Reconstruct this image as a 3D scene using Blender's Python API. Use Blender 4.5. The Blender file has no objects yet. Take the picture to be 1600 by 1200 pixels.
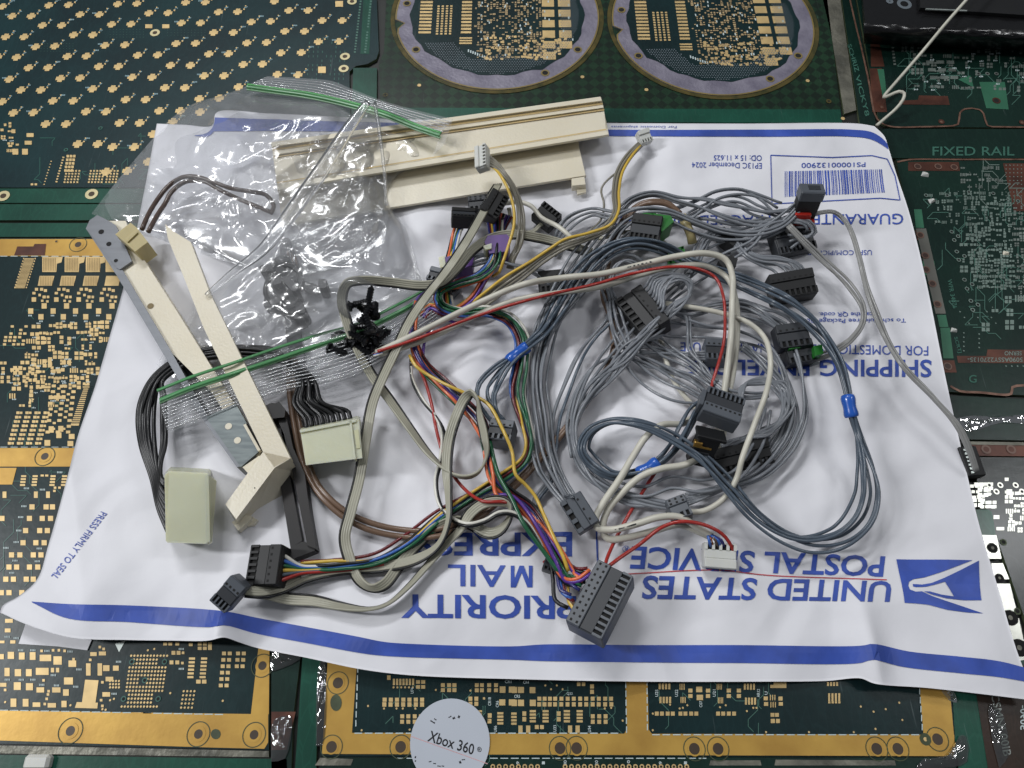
import bpy, bmesh, math, random
import numpy as np
from mathutils import Vector, Matrix

# ------------------------------------------------------------------ camera, light, exposure (1 unit = 10 cm)
S = bpy.context.scene
C = S.collection
S.unit_settings.scale_length = 0.1
H, FPX, PITCH = 2.94, 1150.0, 25.0
cam = bpy.data.objects.new('camera', bpy.data.cameras.new('camera'))
C.objects.link(cam); S.camera = cam
cam.location = (0, 0, H); cam.rotation_euler = (math.radians(PITCH), 0, 0)
cam.data.sensor_width = 36; cam.data.lens = 36 * FPX / 1600
cam.data.clip_start = 0.02; cam.data.clip_end = 200
cam.data.dof.use_dof = True; cam.data.dof.focus_distance = 3.0; cam.data.dof.aperture_fstop = 9.0

W = bpy.data.worlds.new('World'); S.world = W; W.use_nodes = True
bg = W.node_tree.nodes['Background']
bg.inputs[0].default_value = (0.86, 0.92, 1.0, 1); bg.inputs[1].default_value = 0.11

def area(name, loc, size, energy, col=(.975, .985, 1), target=(0, 1.2, 0)):
    d = bpy.data.lights.new(name, 'AREA'); d.shape = 'RECTANGLE'; d.size, d.size_y = size
    d.energy = energy; d.color = col
    o = bpy.data.objects.new(name, d); C.objects.link(o); o.location = loc
    v = Vector(target) - Vector(loc); o.rotation_euler = v.to_track_quat('-Z', 'Y').to_euler()
    return o
area('ceiling_or_added_tube', (-12.5, 1.5, 11.0), (1.3, 4.5), 1300)
area('ceiling_or_added_tube', (11.5, 4.0, 14.5), (1.3, 5), 470)
area('ceiling_or_added_tube', (-4.5, 10.5, 13.0), (5, 1.3), 900)
for q in ((-1.5, 5.0, 14.0), (3.0, 8.5, 14.0), (-6.5, 7.0, 14.0), (-2.5, 12.5, 14.5)): area('ceiling_or_added_tube', q, (.16, 5), 58)  # these thin lamps are added only for streak highlights on the bag film
S.view_settings.view_transform = 'Standard'; S.view_settings.look = 'None'
S.view_settings.exposure = -0.03; S.view_settings.gamma = 1.0
S.cycles.transparent_max_bounces = 16
S.cycles.max_bounces = 8

# ------------------------------------------------------------------ picture pixel -> point at a height
cP, sP = math.cos(math.radians(PITCH)), math.sin(math.radians(PITCH))
def ray(px, py):
    x = (px - 800) / FPX; y = -(py - 600) / FPX
    return (x, y * cP + sP, y * sP - cP)
def at(px, py, z=0.0):
    d = ray(px, py); t = (H - z) / (-d[2])
    return Vector((d[0] * t, d[1] * t, z))
def inv(p):
    # world -> pixel (used only to bound the height field)
    x, y, z = p[0], p[1], p[2] - H
    zc = -(-y * sP + z * cP); yc = y * cP + z * sP
    return (800 + FPX * x / zc, 600 - FPX * yc / zc)

# ------------------------------------------------------------------ envelope height field
rng = np.random.default_rng(7)
FX0, FX1, FY0, FY1, FD = -3.4, 3.6, -0.6, 4.2, 0.012
nx, ny = int((FX1 - FX0) / FD), int((FY1 - FY0) / FD)
def gfield(seed, lam, aniso=1.0, ang=0.0):
    r = np.random.default_rng(seed).standard_normal((ny, nx))
    fy = np.fft.fftfreq(ny, FD)[:, None]; fx = np.fft.fftfreq(nx, FD)[None, :]
    a = math.radians(ang); u = fx * math.cos(a) + fy * math.sin(a); v = -fx * math.sin(a) + fy * math.cos(a)
    f = np.exp(-0.5 * ((u * lam * aniso) ** 2 + (v * lam) ** 2) * 4)
    g = np.real(np.fft.ifft2(np.fft.fft2(r) * f)); return g / g.std()
XX, YY = np.meshgrid(FX0 + FD * np.arange(nx), FY0 + FD * np.arange(ny))
field = 0.060 + 0.010 * gfield(1, .8) + 0.0085 * gfield(2, .32)
crump = np.exp(-(((XX - 0.45) / 1.0) ** 2 + ((YY - 1.55) / .75) ** 2))
field += crump * (0.015 * gfield(3, .13, 1.6, 35) - 0.012 * np.abs(gfield(4, .17, 1.5, -40)))
def tri(seed, lam, ang, warp=.35):
    a = math.radians(ang); t = (XX * math.cos(a) + YY * math.sin(a)) / lam + warp * gfield(seed, lam * 1.3); t = t - np.floor(t); return 1 - 2 * np.abs(2 * t - 1)
def mask(seed, lam): return np.clip(gfield(seed, lam) * .8, 0, 1)
field += .0045 * tri(41, .42, 20) * mask(51, .5) + .004 * tri(42, .33, 100) * mask(52, .4) + .0035 * tri(43, .25, 150) * mask(53, .35) + crump * (.008 * tri(44, .22, 70) * mask(54, .25) + .007 * tri(45, .2, 10) * mask(55, .25))
field += -0.0035 * np.abs(gfield(5, .26, 2.0, 15)) + 0.0016 * gfield(6, .12)
def bump(px, py, amp, sx, sy, ang=0):
    global field
    p = at(px, py, .05); a = math.radians(ang)
    u = (XX - p.x) * math.cos(a) + (YY - p.y) * math.sin(a); v = -(XX - p.x) * math.sin(a) + (YY - p.y) * math.cos(a)
    field = field + amp * np.exp(-np.abs(u / sx) ** 1.3 - (v / sy) ** 2)
bump(1362, 1035, .055, .07, .22, 0); bump(1300, 1070, -.02, .15, .1, 0)
bump(350, 985, .05, .06, .14, 0); bump(60, 955, .05, .5, .25, 0)
bump(400, 190, .08, .5, .14, 0); bump(620, 1010, .02, .25, .3, 20)
bump(1560, 1040, .03, .35, .3); bump(930, 600, .03, .2, .5, 30); bump(110, 700, .02, .06, .6, 20)
field = np.maximum(field, 0.006)
def hE(x, y):
    u = min(max((x - FX0) / FD, 0), nx - 2.001); v = min(max((y - FY0) / FD, 0), ny - 2.001)
    i, j = int(u), int(v); a, b = u - i, v - j
    return float(field[j, i] * (1 - a) * (1 - b) + field[j, i + 1] * a * (1 - b) + field[j + 1, i] * (1 - a) * b + field[j + 1, i + 1] * a * b)
def on(px, py, h=0.0):
    """point seen at px,py, h above the envelope"""
    z = .05 + h
    for _ in range(4):
        p = at(px, py, z); z = hE(p.x, p.y) + h
    return at(px, py, z)

# ------------------------------------------------------------------ materials
def lin(c): return tuple(((v / 255) / 12.92 if v / 255 <= .04045 else ((v / 255 + .055) / 1.055) ** 2.4) for v in c)
MATS = {}
def mat(name, rgb, rough=.45, metal=0, var=.12, scale=6, bump_=0.0, bscale=60, coat=0, spec=.5, trans=0, sss=0, rgb2=None, stretch=None, croug=.08):
    if name in MATS: return MATS[name]
    m = bpy.data.materials.new(name); m.use_nodes = True; nt = m.node_tree; N = nt.nodes; L = nt.links
    b = N['Principled BSDF']; b.inputs['Roughness'].default_value = rough; b.inputs['Metallic'].default_value = metal
    b.inputs['Specular IOR Level'].default_value = spec
    b.inputs['Coat Weight'].default_value = coat; b.inputs['Coat Roughness'].default_value = croug
    b.inputs['Transmission Weight'].default_value = trans
    if sss:
        b.inputs['Subsurface Weight'].default_value = sss; b.inputs['Subsurface Radius'].default_value = (.06, .05, .03); b.inputs['Subsurface Scale'].default_value = 1
    tc = N.new('ShaderNodeTexCoord'); src = tc.outputs['Object']
    if stretch:
        mp = N.new('ShaderNodeMapping'); mp.inputs['Scale'].default_value = stretch; L.new(src, mp.inputs[0]); src = mp.outputs[0]
    nz = N.new('ShaderNodeTexNoise'); nz.inputs['Scale'].default_value = scale; nz.inputs['Detail'].default_value = 6
    L.new(src, nz.inputs['Vector'])
    c = lin(rgb); c2 = lin(rgb2) if rgb2 else tuple(v * (1 - var) for v in c); c1 = c if rgb2 else tuple(min(1, v * (1 + var)) for v in c)
    cr = N.new('ShaderNodeValToRGB'); cr.color_ramp.elements[0].position = .35; cr.color_ramp.elements[1].position = .65
    cr.color_ramp.elements[0].color = (*c2, 1); cr.color_ramp.elements[1].color = (*c1, 1)
    L.new(nz.outputs[0], cr.inputs[0]); L.new(cr.outputs[0], b.inputs['Base Color'])
    if bump_:
        n2 = N.new('ShaderNodeTexNoise'); n2.inputs['Scale'].default_value = bscale; n2.inputs['Detail'].default_value = 4; L.new(src, n2.inputs['Vector'])
        bp = N.new('ShaderNodeBump'); bp.inputs['Strength'].default_value = 1; bp.inputs['Distance'].default_value = bump_
        L.new(n2.outputs[0], bp.inputs['Height']); L.new(bp.outputs[0], b.inputs['Normal'])
        if coat: 
            bp2 = N.new('ShaderNodeBump'); bp2.inputs['Distance'].default_value = bump_ * .5
            n3 = N.new('ShaderNodeTexNoise'); n3.inputs['Scale'].default_value = 9; L.new(src, n3.inputs['Vector'])
            L.new(n3.outputs[0], bp2.inputs['Height']); L.new(bp2.outputs[0], b.inputs['Coat Normal'])
    MATS[name] = m; return m

def board_mat(name, rgb, rgb2, pattern=None, rough=.33, coat=.08):
    """solder mask: noise tone, faint traces / hatching under the mask, scratches"""
    if name in MATS: return MATS[name]
    m = mat(name, rgb, rough=rough, rgb2=rgb2, scale=2.2, bump_=.0004, bscale=30, coat=coat, croug=.12, spec=.35)
    nt = m.node_tree; N = nt.nodes; L = nt.links; b = N['Principled BSDF']
    base = b.inputs['Base Color'].links[0].from_socket
    tc = [n for n in N if n.type == 'TEX_COORD'][0]
    # fine traces: stretched voronoi cells
    mp = N.new('ShaderNodeMapping'); mp.inputs['Scale'].default_value = (34, 9, 1); L.new(tc.outputs['Object'], mp.inputs[0])
    vo = N.new('ShaderNodeTexVoronoi'); vo.feature = 'DISTANCE_TO_EDGE'; vo.distance = 'CHEBYCHEV' if False else 'EUCLIDEAN'
    vo.inputs['Randomness'].default_value = .75; vo.inputs['Scale'].default_value = 1
    L.new(mp.outputs[0], vo.inputs['Vector'])
    r1 = N.new('ShaderNodeValToRGB'); r1.color_ramp.elements[0].position = .02; r1.color_ramp.elements[0].color = (1, 1, 1, 1)
    r1.color_ramp.elements[1].position = .06; r1.color_ramp.elements[1].color = (0, 0, 0, 1); L.new(vo.outputs[0], r1.inputs[0])
    mul = N.new('ShaderNodeMath'); mul.operation = 'MULTIPLY'; mul.inputs[1].default_value = .09; L.new(r1.outputs[0], mul.inputs[0])
    mx = N.new('ShaderNodeMixRGB'); mx.inputs[2].default_value = (*[min(1, v * 2.2 + .01) for v in lin(rgb)], 1)
    L.new(mul.outputs[0], mx.inputs[0]); L.new(base, mx.inputs[1]); out = mx.outputs[0]
    if pattern == 'diamond':
        mp3 = N.new('ShaderNodeMapping'); mp3.inputs['Scale'].default_value = (22, 22, 1); mp3.inputs['Rotation'].default_value = (0, 0, math.radians(45)); L.new(tc.outputs['Object'], mp3.inputs[0])
        ck = N.new('ShaderNodeTexChecker'); ck.inputs['Scale'].default_value = 1; ck.inputs[1].default_value = (0, 0, 0, 1); ck.inputs[2].default_value = (1, 1, 1, 1); L.new(mp3.outputs[0], ck.inputs[0])
        m2 = N.new('ShaderNodeMath'); m2.operation = 'MULTIPLY'; m2.inputs[1].default_value = .7; L.new(ck.outputs[0], m2.inputs[0])
        mx3 = N.new('ShaderNodeMixRGB'); mx3.inputs[2].default_value = (.006, .010, .008, 1); L.new(m2.outputs[0], mx3.inputs[0]); L.new(out, mx3.inputs[1]); out = mx3.outputs[0]
    # scratches
    mp2 = N.new('ShaderNodeMapping'); mp2.inputs['Scale'].default_value = (60, 2.5, 1); mp2.inputs['Rotation'].default_value = (0, 0, .5); L.new(tc.outputs['Object'], mp2.inputs[0])
    ns = N.new('ShaderNodeTexNoise'); ns.inputs['Scale'].default_value = 1.2; ns.inputs['Detail'].default_value = 3; L.new(mp2.outputs[0], ns.inputs['Vector'])
    r2 = N.new('ShaderNodeValToRGB'); r2.color_ramp.elements[0].position = .70; r2.color_ramp.elements[1].position = .76; L.new(ns.outputs[0], r2.inputs[0])
    m4 = N.new('ShaderNodeMath'); m4.operation = 'MULTIPLY'; m4.inputs[1].default_value = .3; L.new(r2.outputs[0], m4.inputs[0])
    mx2 = N.new('ShaderNodeMixRGB'); mx2.inputs[2].default_value = (.16, .2, .2, 1); L.new(m4.outputs[0], mx2.inputs[0]); L.new(out, mx2.inputs[1])
    L.new(mx2.outputs[0], b.inputs['Base Color'])
    return m

def film_mat(name, tint, rough, base, gl=1.0, white=.05, bumpd=.01, bsc=7, stretch=(1, 1, 1)):
    m = bpy.data.materials.new(name); m.use_nodes = True; nt = m.node_tree; N = nt.nodes; L = nt.links
    for n in list(N):
        if n.type == 'BSDF_PRINCIPLED': N.remove(n)
    out = [n for n in N if n.type == 'OUTPUT_MATERIAL'][0]
    tr = N.new('ShaderNodeBsdfTransparent'); tr.inputs[0].default_value = (*tint, 1)
    gs = N.new('ShaderNodeBsdfGlossy'); gs.inputs['Roughness'].default_value = rough; gs.inputs[0].default_value = (gl, gl, gl, 1)
    df = N.new('ShaderNodeBsdfDiffuse'); df.inputs[0].default_value = (.85, .86, .88, 1)
    lw = N.new('ShaderNodeLayerWeight'); lw.inputs[0].default_value = base
    tc = N.new('ShaderNodeTexCoord'); mp = N.new('ShaderNodeMapping'); mp.inputs['Scale'].default_value = stretch; L.new(tc.outputs['Object'], mp.inputs[0])
    n1 = N.new('ShaderNodeTexNoise'); n1.inputs['Scale'].default_value = bsc; n1.inputs['Detail'].default_value = 3; n1.inputs['Distortion'].default_value = .6
    L.new(mp.outputs[0], n1.inputs['Vector'])
    bp = N.new('ShaderNodeBump'); bp.inputs['Distance'].default_value = bumpd; L.new(n1.outputs[0], bp.inputs['Height'])
    L.new(bp.outputs[0], gs.inputs['Normal']); L.new(bp.outputs[0], lw.inputs['Normal'])
    ad = N.new('ShaderNodeMath'); ad.operation = 'ADD'; ad.inputs[1].default_value = .06; ad.use_clamp = True
    mu = N.new('ShaderNodeMath'); mu.operation = 'MULTIPLY'; mu.inputs[1].default_value = .8; L.new(lw.outputs['Fresnel'], mu.inputs[0]); L.new(mu.outputs[0], ad.inputs[0])
    m1 = N.new('ShaderNodeMixShader'); m1.inputs[0].default_value = white; L.new(tr.outputs[0], m1.inputs[1]); L.new(df.outputs[0], m1.inputs[2])
    m2 = N.new('ShaderNodeMixShader'); L.new(ad.outputs[0], m2.inputs[0]); L.new(m1.outputs[0], m2.inputs[1]); L.new(gs.outputs[0], m2.inputs[2])
    L.new(m2.outputs[0], out.inputs[0]); MATS[name] = m; return m

M_paper = mat('envelope_paper', (226, 226, 231), rough=.55, var=.02, scale=3, bump_=.0016, bscale=14)
M_blue = mat('blue_ink', (52, 80, 168), rough=.5, var=.16, scale=9)
M_red_ink = mat('red_ink', (190, 60, 70), rough=.5)
M_gold = mat('gold_plate', (204, 164, 80), rough=.42, metal=.35, rgb2=(180, 140, 66), scale=5, bump_=.0005, bscale=30, coat=.2)
M_pad = mat('gold_pad', (208, 180, 126), rough=.45, metal=.3, var=.12, scale=14)
M_tin = mat('tin_pad', (176, 184, 180), rough=.35, metal=.5, var=.2, scale=14)
M_tinb = mat('bright_tin', (196, 197, 188), rough=.3, metal=.6, var=.12, scale=14)
M_dimtin = mat('dim_tin', (118, 128, 122), rough=.4, metal=.3, var=.25, scale=14)
M_copper = mat('bare_copper', (104, 64, 50), rough=.42, metal=.35, rgb2=(70, 42, 34), scale=8)
M_copline = mat('copper_line', (140, 108, 92), rough=.42, metal=.35, rgb2=(96, 68, 56), scale=20)
M_silk = mat('silkscreen', (190, 205, 205), rough=.6, var=.1)
M_dimsilk = mat('green_print', (50, 98, 84), rough=.6, var=.1)
M_lav = mat('lavender_solder', (134, 130, 144), rough=.5, metal=.15, rgb2=(108, 104, 120), scale=9, bump_=.003, bscale=60)
M_resin = mat('amber_resin', (92, 80, 40), rough=.25, rgb2=(52, 54, 26), scale=12, coat=.6)
M_dkhole = mat('hole_dark', (14, 14, 14), rough=.8)
M_edge = mat('board_edge', (66, 76, 52), rough=.6, var=.2, scale=20)
B_teal = board_mat('mask_teal', (17, 48, 51), (12, 36, 40))
B_teal2 = board_mat('mask_deep_teal', (16, 42, 44), (11, 32, 34))
B_green = board_mat('mask_green', (26, 80, 64), (19, 62, 50))
B_diam = board_mat('mask_diamond', (30, 56, 38), (22, 44, 30), 'diamond')
B_dkgreen = board_mat('mask_dark_green', (17, 44, 37), (12, 32, 28))
B_right = board_mat('mask_forest', (18, 44, 36), (14, 34, 30), rough=.3)
B_grey = board_mat('mask_grey', (36, 46, 46), (28, 36, 36), rough=.28)
B_brown = board_mat('mask_brown', (58, 40, 32), (30, 32, 26))
M_table = mat('tabletop_black', (22, 26, 22), rough=.5, var=.3)
M_worn = mat('worn_solder', (130, 128, 116), rough=.45, metal=.3, rgb2=(84, 84, 76), scale=7, bump_=.01, bscale=15)
M_cream = mat('cream_plastic', (226, 219, 200), rough=.38, rgb2=(216, 207, 184), scale=1.6, bump_=.0012, bscale=90, sss=.08)
M_creamy = mat('yellowed_cream', (196, 172, 122), rough=.45, var=.1)
M_cream2 = mat('ivory_nylon', (194, 196, 170), rough=.35, var=.04, scale=5, sss=.6, bump_=.001, bscale=20)
M_tan = mat('tan_nylon', (178, 164, 118), rough=.42, var=.08, sss=.2)
M_steel = mat('painted_steel', (122, 125, 130), rough=.4, metal=.45, var=.06, scale=3, stretch=(1, 14, 1))
M_steel2 = mat('galvanised_steel', (120, 128, 128), rough=.4, metal=.5, rgb2=(98, 106, 108), scale=4, stretch=(3, 20, 1))
M_blackp = mat('black_plastic', (17, 18, 20), rough=.5, var=.12)
M_softblack = mat('soft_black_plastic', (24, 23, 24), rough=.5, var=.1, rgb2=(30, 26, 25))
M_blackwire = mat('black_wire', (18, 19, 21), rough=.36)
M_cgrey = mat('connector_grey', (82, 87, 94), rough=.45, var=.06)
M_cdark = mat('connector_dark_grey', (46, 49, 54), rough=.5, var=.06)
M_cblack = mat('connector_black', (19, 20, 22), rough=.58, var=.1)
M_cgreen = mat('connector_green', (34, 112, 40), rough=.4, var=.1)
M_cred = mat('connector_red', (176, 40, 30), rough=.4, var=.1)
M_cpurple = mat('connector_purple', (92, 62, 128), rough=.45, var=.1)
M_white = mat('white_nylon', (205, 206, 200), rough=.45, var=.04, sss=.1)
M_brass = mat('brass_contact', (190, 150, 80), rough=.3, metal=.9)
def wm(name, rgb, rough=.27): return mat(name, rgb, rough=rough, var=.10, scale=3.5, spec=.5, bump_=.0004, bscale=30)
WG = wm('wire_grey', (122, 126, 132)); WS = wm('wire_slate', (80, 91, 103)); WL = wm('wire_light_grey', (140, 140, 138))
WT = wm('wire_taupe_ribbon', (160, 158, 142), .38); WC = wm('cable_cream', (200, 197, 184), .36)
WBK = M_blackwire; WBR = wm('wire_brown', (112, 90, 74)); WDB = wm('wire_dark_brown', (84, 70, 64))
WY = wm('wire_yellow', (208, 174, 74)); WO = wm('wire_orange', (220, 112, 70)); WR = wm('wire_red', (164, 50, 44))
WGN = wm('wire_green', (34, 92, 62)); WB = wm('wire_blue', (62, 104, 180)); WP = wm('wire_purple', (92, 58, 146))
WDR = wm('wire_maroon', (104, 36, 40)); WW = wm('wire_white', (216, 214, 204)); WTN = wm('wire_tan_grey', (128, 124, 112))
WNB = wm('wire_navy', (50, 52, 110)); M_sleeve = mat('blue_sleeve', (36, 88, 178), rough=.25, coat=.5)
M_copperstrand = mat('copper_strand', (170, 100, 60), rough=.35, metal=.8)
M_film = film_mat('clear_film', (.985, .988, .99), .15, .26, white=.10, bumpd=.022, bsc=2.6, stretch=(1, .55, 1))
M_ribfilm = film_mat('ribbed_film', (.97, .975, .98), .12, .26, white=.14, bumpd=.004, bsc=12)
M_ribline = film_mat('film_rib', (.82, .84, .86), .12, .4, white=.38, bumpd=.002)
M_zip = mat('green_zip', (92, 160, 104), rough=.28, var=.1, trans=.25)
M_zipd = mat('green_zip_pale', (120, 170, 124), rough=.28, var=.1, trans=.4)
M_clearresin = film_mat('clear_resin', (.75, .78, .76), .06, .45, white=.04, bumpd=.02, bsc=12)
M_bagblack = mat('glossy_black_plastic', (14, 14, 16), rough=.3, coat=.3, bump_=.01, bscale=6)
M_sticker = mat('sticker_white', (190, 196, 206), rough=.3, var=.04, scale=2, coat=.3)
M_ink = mat('black_ink', (30, 30, 34), rough=.4)

# ------------------------------------------------------------------ object helpers
def link(o, parent=None):
    C.objects.link(o)
    if parent is not None: o.parent = parent
    return o
def tag(o, label=None, cat=None, group=None, kind=None):
    if label: o['label'] = label
    if cat: o['category'] = cat
    if group: o['group'] = group
    if kind: o['kind'] = kind
    return o
def thing(name, label, cat, loc=(0, 0, 0), group=None):
    o = bpy.data.objects.new(name, None); link(o); o.location = loc; o.empty_display_size = .05
    return tag(o, label, cat, group)
def meshobj(name, verts, faces, m, parent=None, smooth=False, kind=None):
    me = bpy.data.meshes.new(name); me.from_pydata([tuple(v) for v in verts], [], faces)
    me.materials.append(m)
    if smooth: me.polygons.foreach_set('use_smooth', [True] * len(me.polygons))
    me.update()
    o = bpy.data.objects.new(name, me); link(o, parent)
    if parent is not None:
        o.location = -Vector(parent_world(parent))
    if kind: o['kind'] = kind
    return o
def parent_world(p):
    v = Vector(p.location); q = p.parent
    while q is not None: v = v + q.location; q = q.parent
    return v
class MB:
    def __init__(s): s.v = []; s.f = []
    def add(s, vs, fs):
        n = len(s.v); s.v += [Vector(v) for v in vs]; s.f += [tuple(i + n for i in f) for f in fs]; return s
    def quad(s, a, b, c, d): return s.add([a, b, c, d], [(0, 1, 2, 3)])
    def poly(s, pts): return s.add(pts, [tuple(range(len(pts)))])
    def prism(s, top, bot):
        n = len(top); return s.add(list(top) + list(bot), [tuple(range(n)), tuple(range(2 * n - 1, n - 1, -1))] + [(i, (i + 1) % n, n + (i + 1) % n, n + i) for i in range(n)][:] if False else
                     [tuple(range(n)), tuple(reversed(range(n, 2 * n)))] + [((i + 1) % n, i, n + i, n + (i + 1) % n) for i in range(n)])
    def box(s, x0, x1, y0, y1, z0, z1, F=None, bev=0):
        b = bev
        if b:
            ring = lambda z, e: [(x0 + e, y0 + b, z), (x0 + b, y0 + e, z), (x1 - b, y0 + e, z), (x1 - e, y0 + b, z), (x1 - e, y1 - b, z), (x1 - b, y1 - e, z), (x0 + b, y1 - e, z), (x0 + e, y1 - b, z)]
            vs = ring(z1, b) + ring(z1 - b, 0) + ring(z0, 0)
            fs = [tuple(range(8)), tuple(reversed(range(16, 24)))]
            for k in (0, 8):
                fs += [((i + 1) % 8 + k, i + k, i + 8 + k, (i + 1) % 8 + 8 + k) for i in range(8)]
        else:
            vs = [(x0, y0, z0), (x1, y0, z0), (x1, y1, z0), (x0, y1, z0), (x0, y0, z1), (x1, y0, z1), (x1, y1, z1), (x0, y1, z1)]
            fs = [(0, 3, 2, 1), (4, 5, 6, 7), (0, 1, 5, 4), (1, 2, 6, 5), (2, 3, 7, 6), (3, 0, 4, 7)]
        if F is not None: vs = [F @ Vector(v) for v in vs]
        return s.add(vs, fs)
    def disc(s, c, r, n=14, z=None, F=None):
        vs = [Vector((c[0] + r * math.cos(2 * math.pi * i / n), c[1] + r * math.sin(2 * math.pi * i / n), c[2])) for i in range(n)]
        if F is not None: vs = [F @ v for v in vs]
        return s.add(vs, [tuple(range(n))])
    def ring(s, c, r0, r1, n=24):
        vs = [Vector((c[0] + r * math.cos(2 * math.pi * i / n), c[1] + r * math.sin(2 * math.pi * i / n), c[2])) for r in (r0, r1) for i in range(n)]
        return s.add(vs, [(i, i + n, (i + 1) % n + n, (i + 1) % n) for i in range(n)])
    def build(s, name, m, parent=None, smooth=False, kind=None): return meshobj(name, s.v, s.f, m, parent, smooth, kind)

def catmull(P, step):
    P = np.array(P, float)
    if len(P) == 2:
        n = max(2, int(np.linalg.norm((P[1] - P[0])[:2]) / step)); t = np.linspace(0, 1, n)[:, None]; return P[0] * (1 - t) + P[1] * t
    Q = np.vstack([2 * P[0] - P[1], P, 2 * P[-1] - P[-2]]); out = []
    for i in range(1, len(Q) - 2):
        p0, p1, p2, p3 = Q[i - 1], Q[i], Q[i + 1], Q[i + 2]
        d = lambda a, b: max(1e-6, np.linalg.norm((a - b)[:2])) ** .5
        t0 = 0; t1 = t0 + d(p0, p1); t2 = t1 + d(p1, p2); t3 = t2 + d(p2, p3)
        n = max(2, int(np.linalg.norm((p2 - p1)[:2]) / step))
        for t in np.linspace(t1, t2, n, endpoint=False):
            A1 = (t1 - t) / (t1 - t0) * p0 + (t - t0) / (t1 - t0) * p1
            A2 = (t2 - t) / (t2 - t1) * p1 + (t - t1) / (t2 - t1) * p2
            A3 = (t3 - t) / (t3 - t2) * p2 + (t - t2) / (t3 - t2) * p3
            B1 = (t2 - t) / (t2 - t0) * A1 + (t - t0) / (t2 - t0) * A2
            B2 = (t3 - t) / (t3 - t1) * A2 + (t - t1) / (t3 - t1) * A3
            out.append((t2 - t) / (t2 - t1) * B1 + (t - t1) / (t2 - t1) * B2)
    out.append(P[-1]); return np.array(out)

def tube_data(P, r, n=8):
    P = np.array(P, float); T = np.gradient(P, axis=0); T /= np.linalg.norm(T, axis=1)[:, None] + 1e-12
    up = np.array([0, 0, 1.0]); A = np.cross(T, up); l = np.linalg.norm(A, axis=1)[:, None]; A = np.where(l > 1e-3, A / np.maximum(l, 1e-6), np.array([1.0, 0, 0]))
    B = np.cross(A, T)
    a = 2 * np.pi * np.arange(n) / n
    r = np.broadcast_to(np.array(r, float).reshape(-1, 1, 1), (len(P), 1, 1)) if np.ndim(r) else r
    V = P[:, None, :] + r * (np.cos(a)[None, :, None] * A[:, None, :] + np.sin(a)[None, :, None] * B[:, None, :])
    V = V.reshape(-1, 3); m = len(P)
    F = [(i * n + j, i * n + (j + 1) % n, (i + 1) * n + (j + 1) % n, (i + 1) * n + j) for i in range(m - 1) for j in range(n)]
    F += [tuple(reversed(range(n))), tuple(range((m - 1) * n, m * n))]
    return V, F
def tube(name, P, r, m, parent=None, n=8):
    V, F = tube_data(P, r, n); return meshobj(name, V, F, m, parent, True)

def path3(pts, h=.02):
    """pixel points (x, y[, h mm]) -> smooth world points over the envelope"""
    P = [(p[0], p[1], (p[2] / 100 if len(p) > 2 else h)) for p in pts]
    return catmull(P, 6.0)
RW = .0066
def wire(parent, pts, m, r=RW, h=2.0, name='wire', n=8):
    q = path3(pts, h / 100); P = [on(a, b, max(c, r)) for a, b, c in q]
    return tube(name, P, r, m, parent, n)
def smoothnoise(n, k, g):
    x = g.standard_normal(k + 2); t = np.linspace(0, k, n); i = np.minimum(t.astype(int), k); f = t - i; f = f * f * (3 - 2 * f)
    return x[i] * (1 - f) + x[np.minimum(i + 1, k + 1)] * f
def bundle(parent, pts, mats, r=RW, h=3.0, spread=14, vs=1.2, wob=.28, seed=0, ends=(None, None), name='wire', kper=170):
    """parallel wires along pixel points (x, y[, h mm[, spread px]])"""
    g = np.random.default_rng(seed + 100)
    P = [(p[0], p[1], (p[2] if len(p) > 2 else h), (p[3] if len(p) > 3 else spread)) for p in pts]
    q = catmull(P, 6.0 if len(P) > 2 else 3.0); T = np.gradient(q[:, :2], axis=0); T /= np.linalg.norm(T, axis=1)[:, None] + 1e-9
    Nn = np.stack([-T[:, 1], T[:, 0]], 1); n = len(mats); m = len(q); k = max(2, int(m * 6 / kper))
    obs = []
    for i, mt in enumerate(mats):
        base = ((i + .5) / n - .5)
        lat = q[:, 3] * (base * (.9) + wob * smoothnoise(m, k, g) * .75) + .9 * smoothnoise(m, max(3, int(m * 6 / 55)), g)
        hz = q[:, 2] + vs * (smoothnoise(m, k, g) * .6 + g.standard_normal() * .5)
        # keep fan-out ends in order
        w = np.ones(m); e = max(1, min(10, m // 4)); w[:e] = np.linspace(0, 1, e); w[-e:] = np.minimum(w[-e:], np.linspace(1, 0, e))
        lat = lat * w + q[:, 3] * base * (1 - w); hz = hz * w + q[:, 2] * (1 - w)
        XY = q[:, :2] + Nn * lat[:, None]
        W3 = [on(XY[j, 0], XY[j, 1], max(hz[j] / 100, r * .9)) for j in range(m)]
        obs.append(tube(name, W3, r, mt, parent))
    return obs

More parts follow.
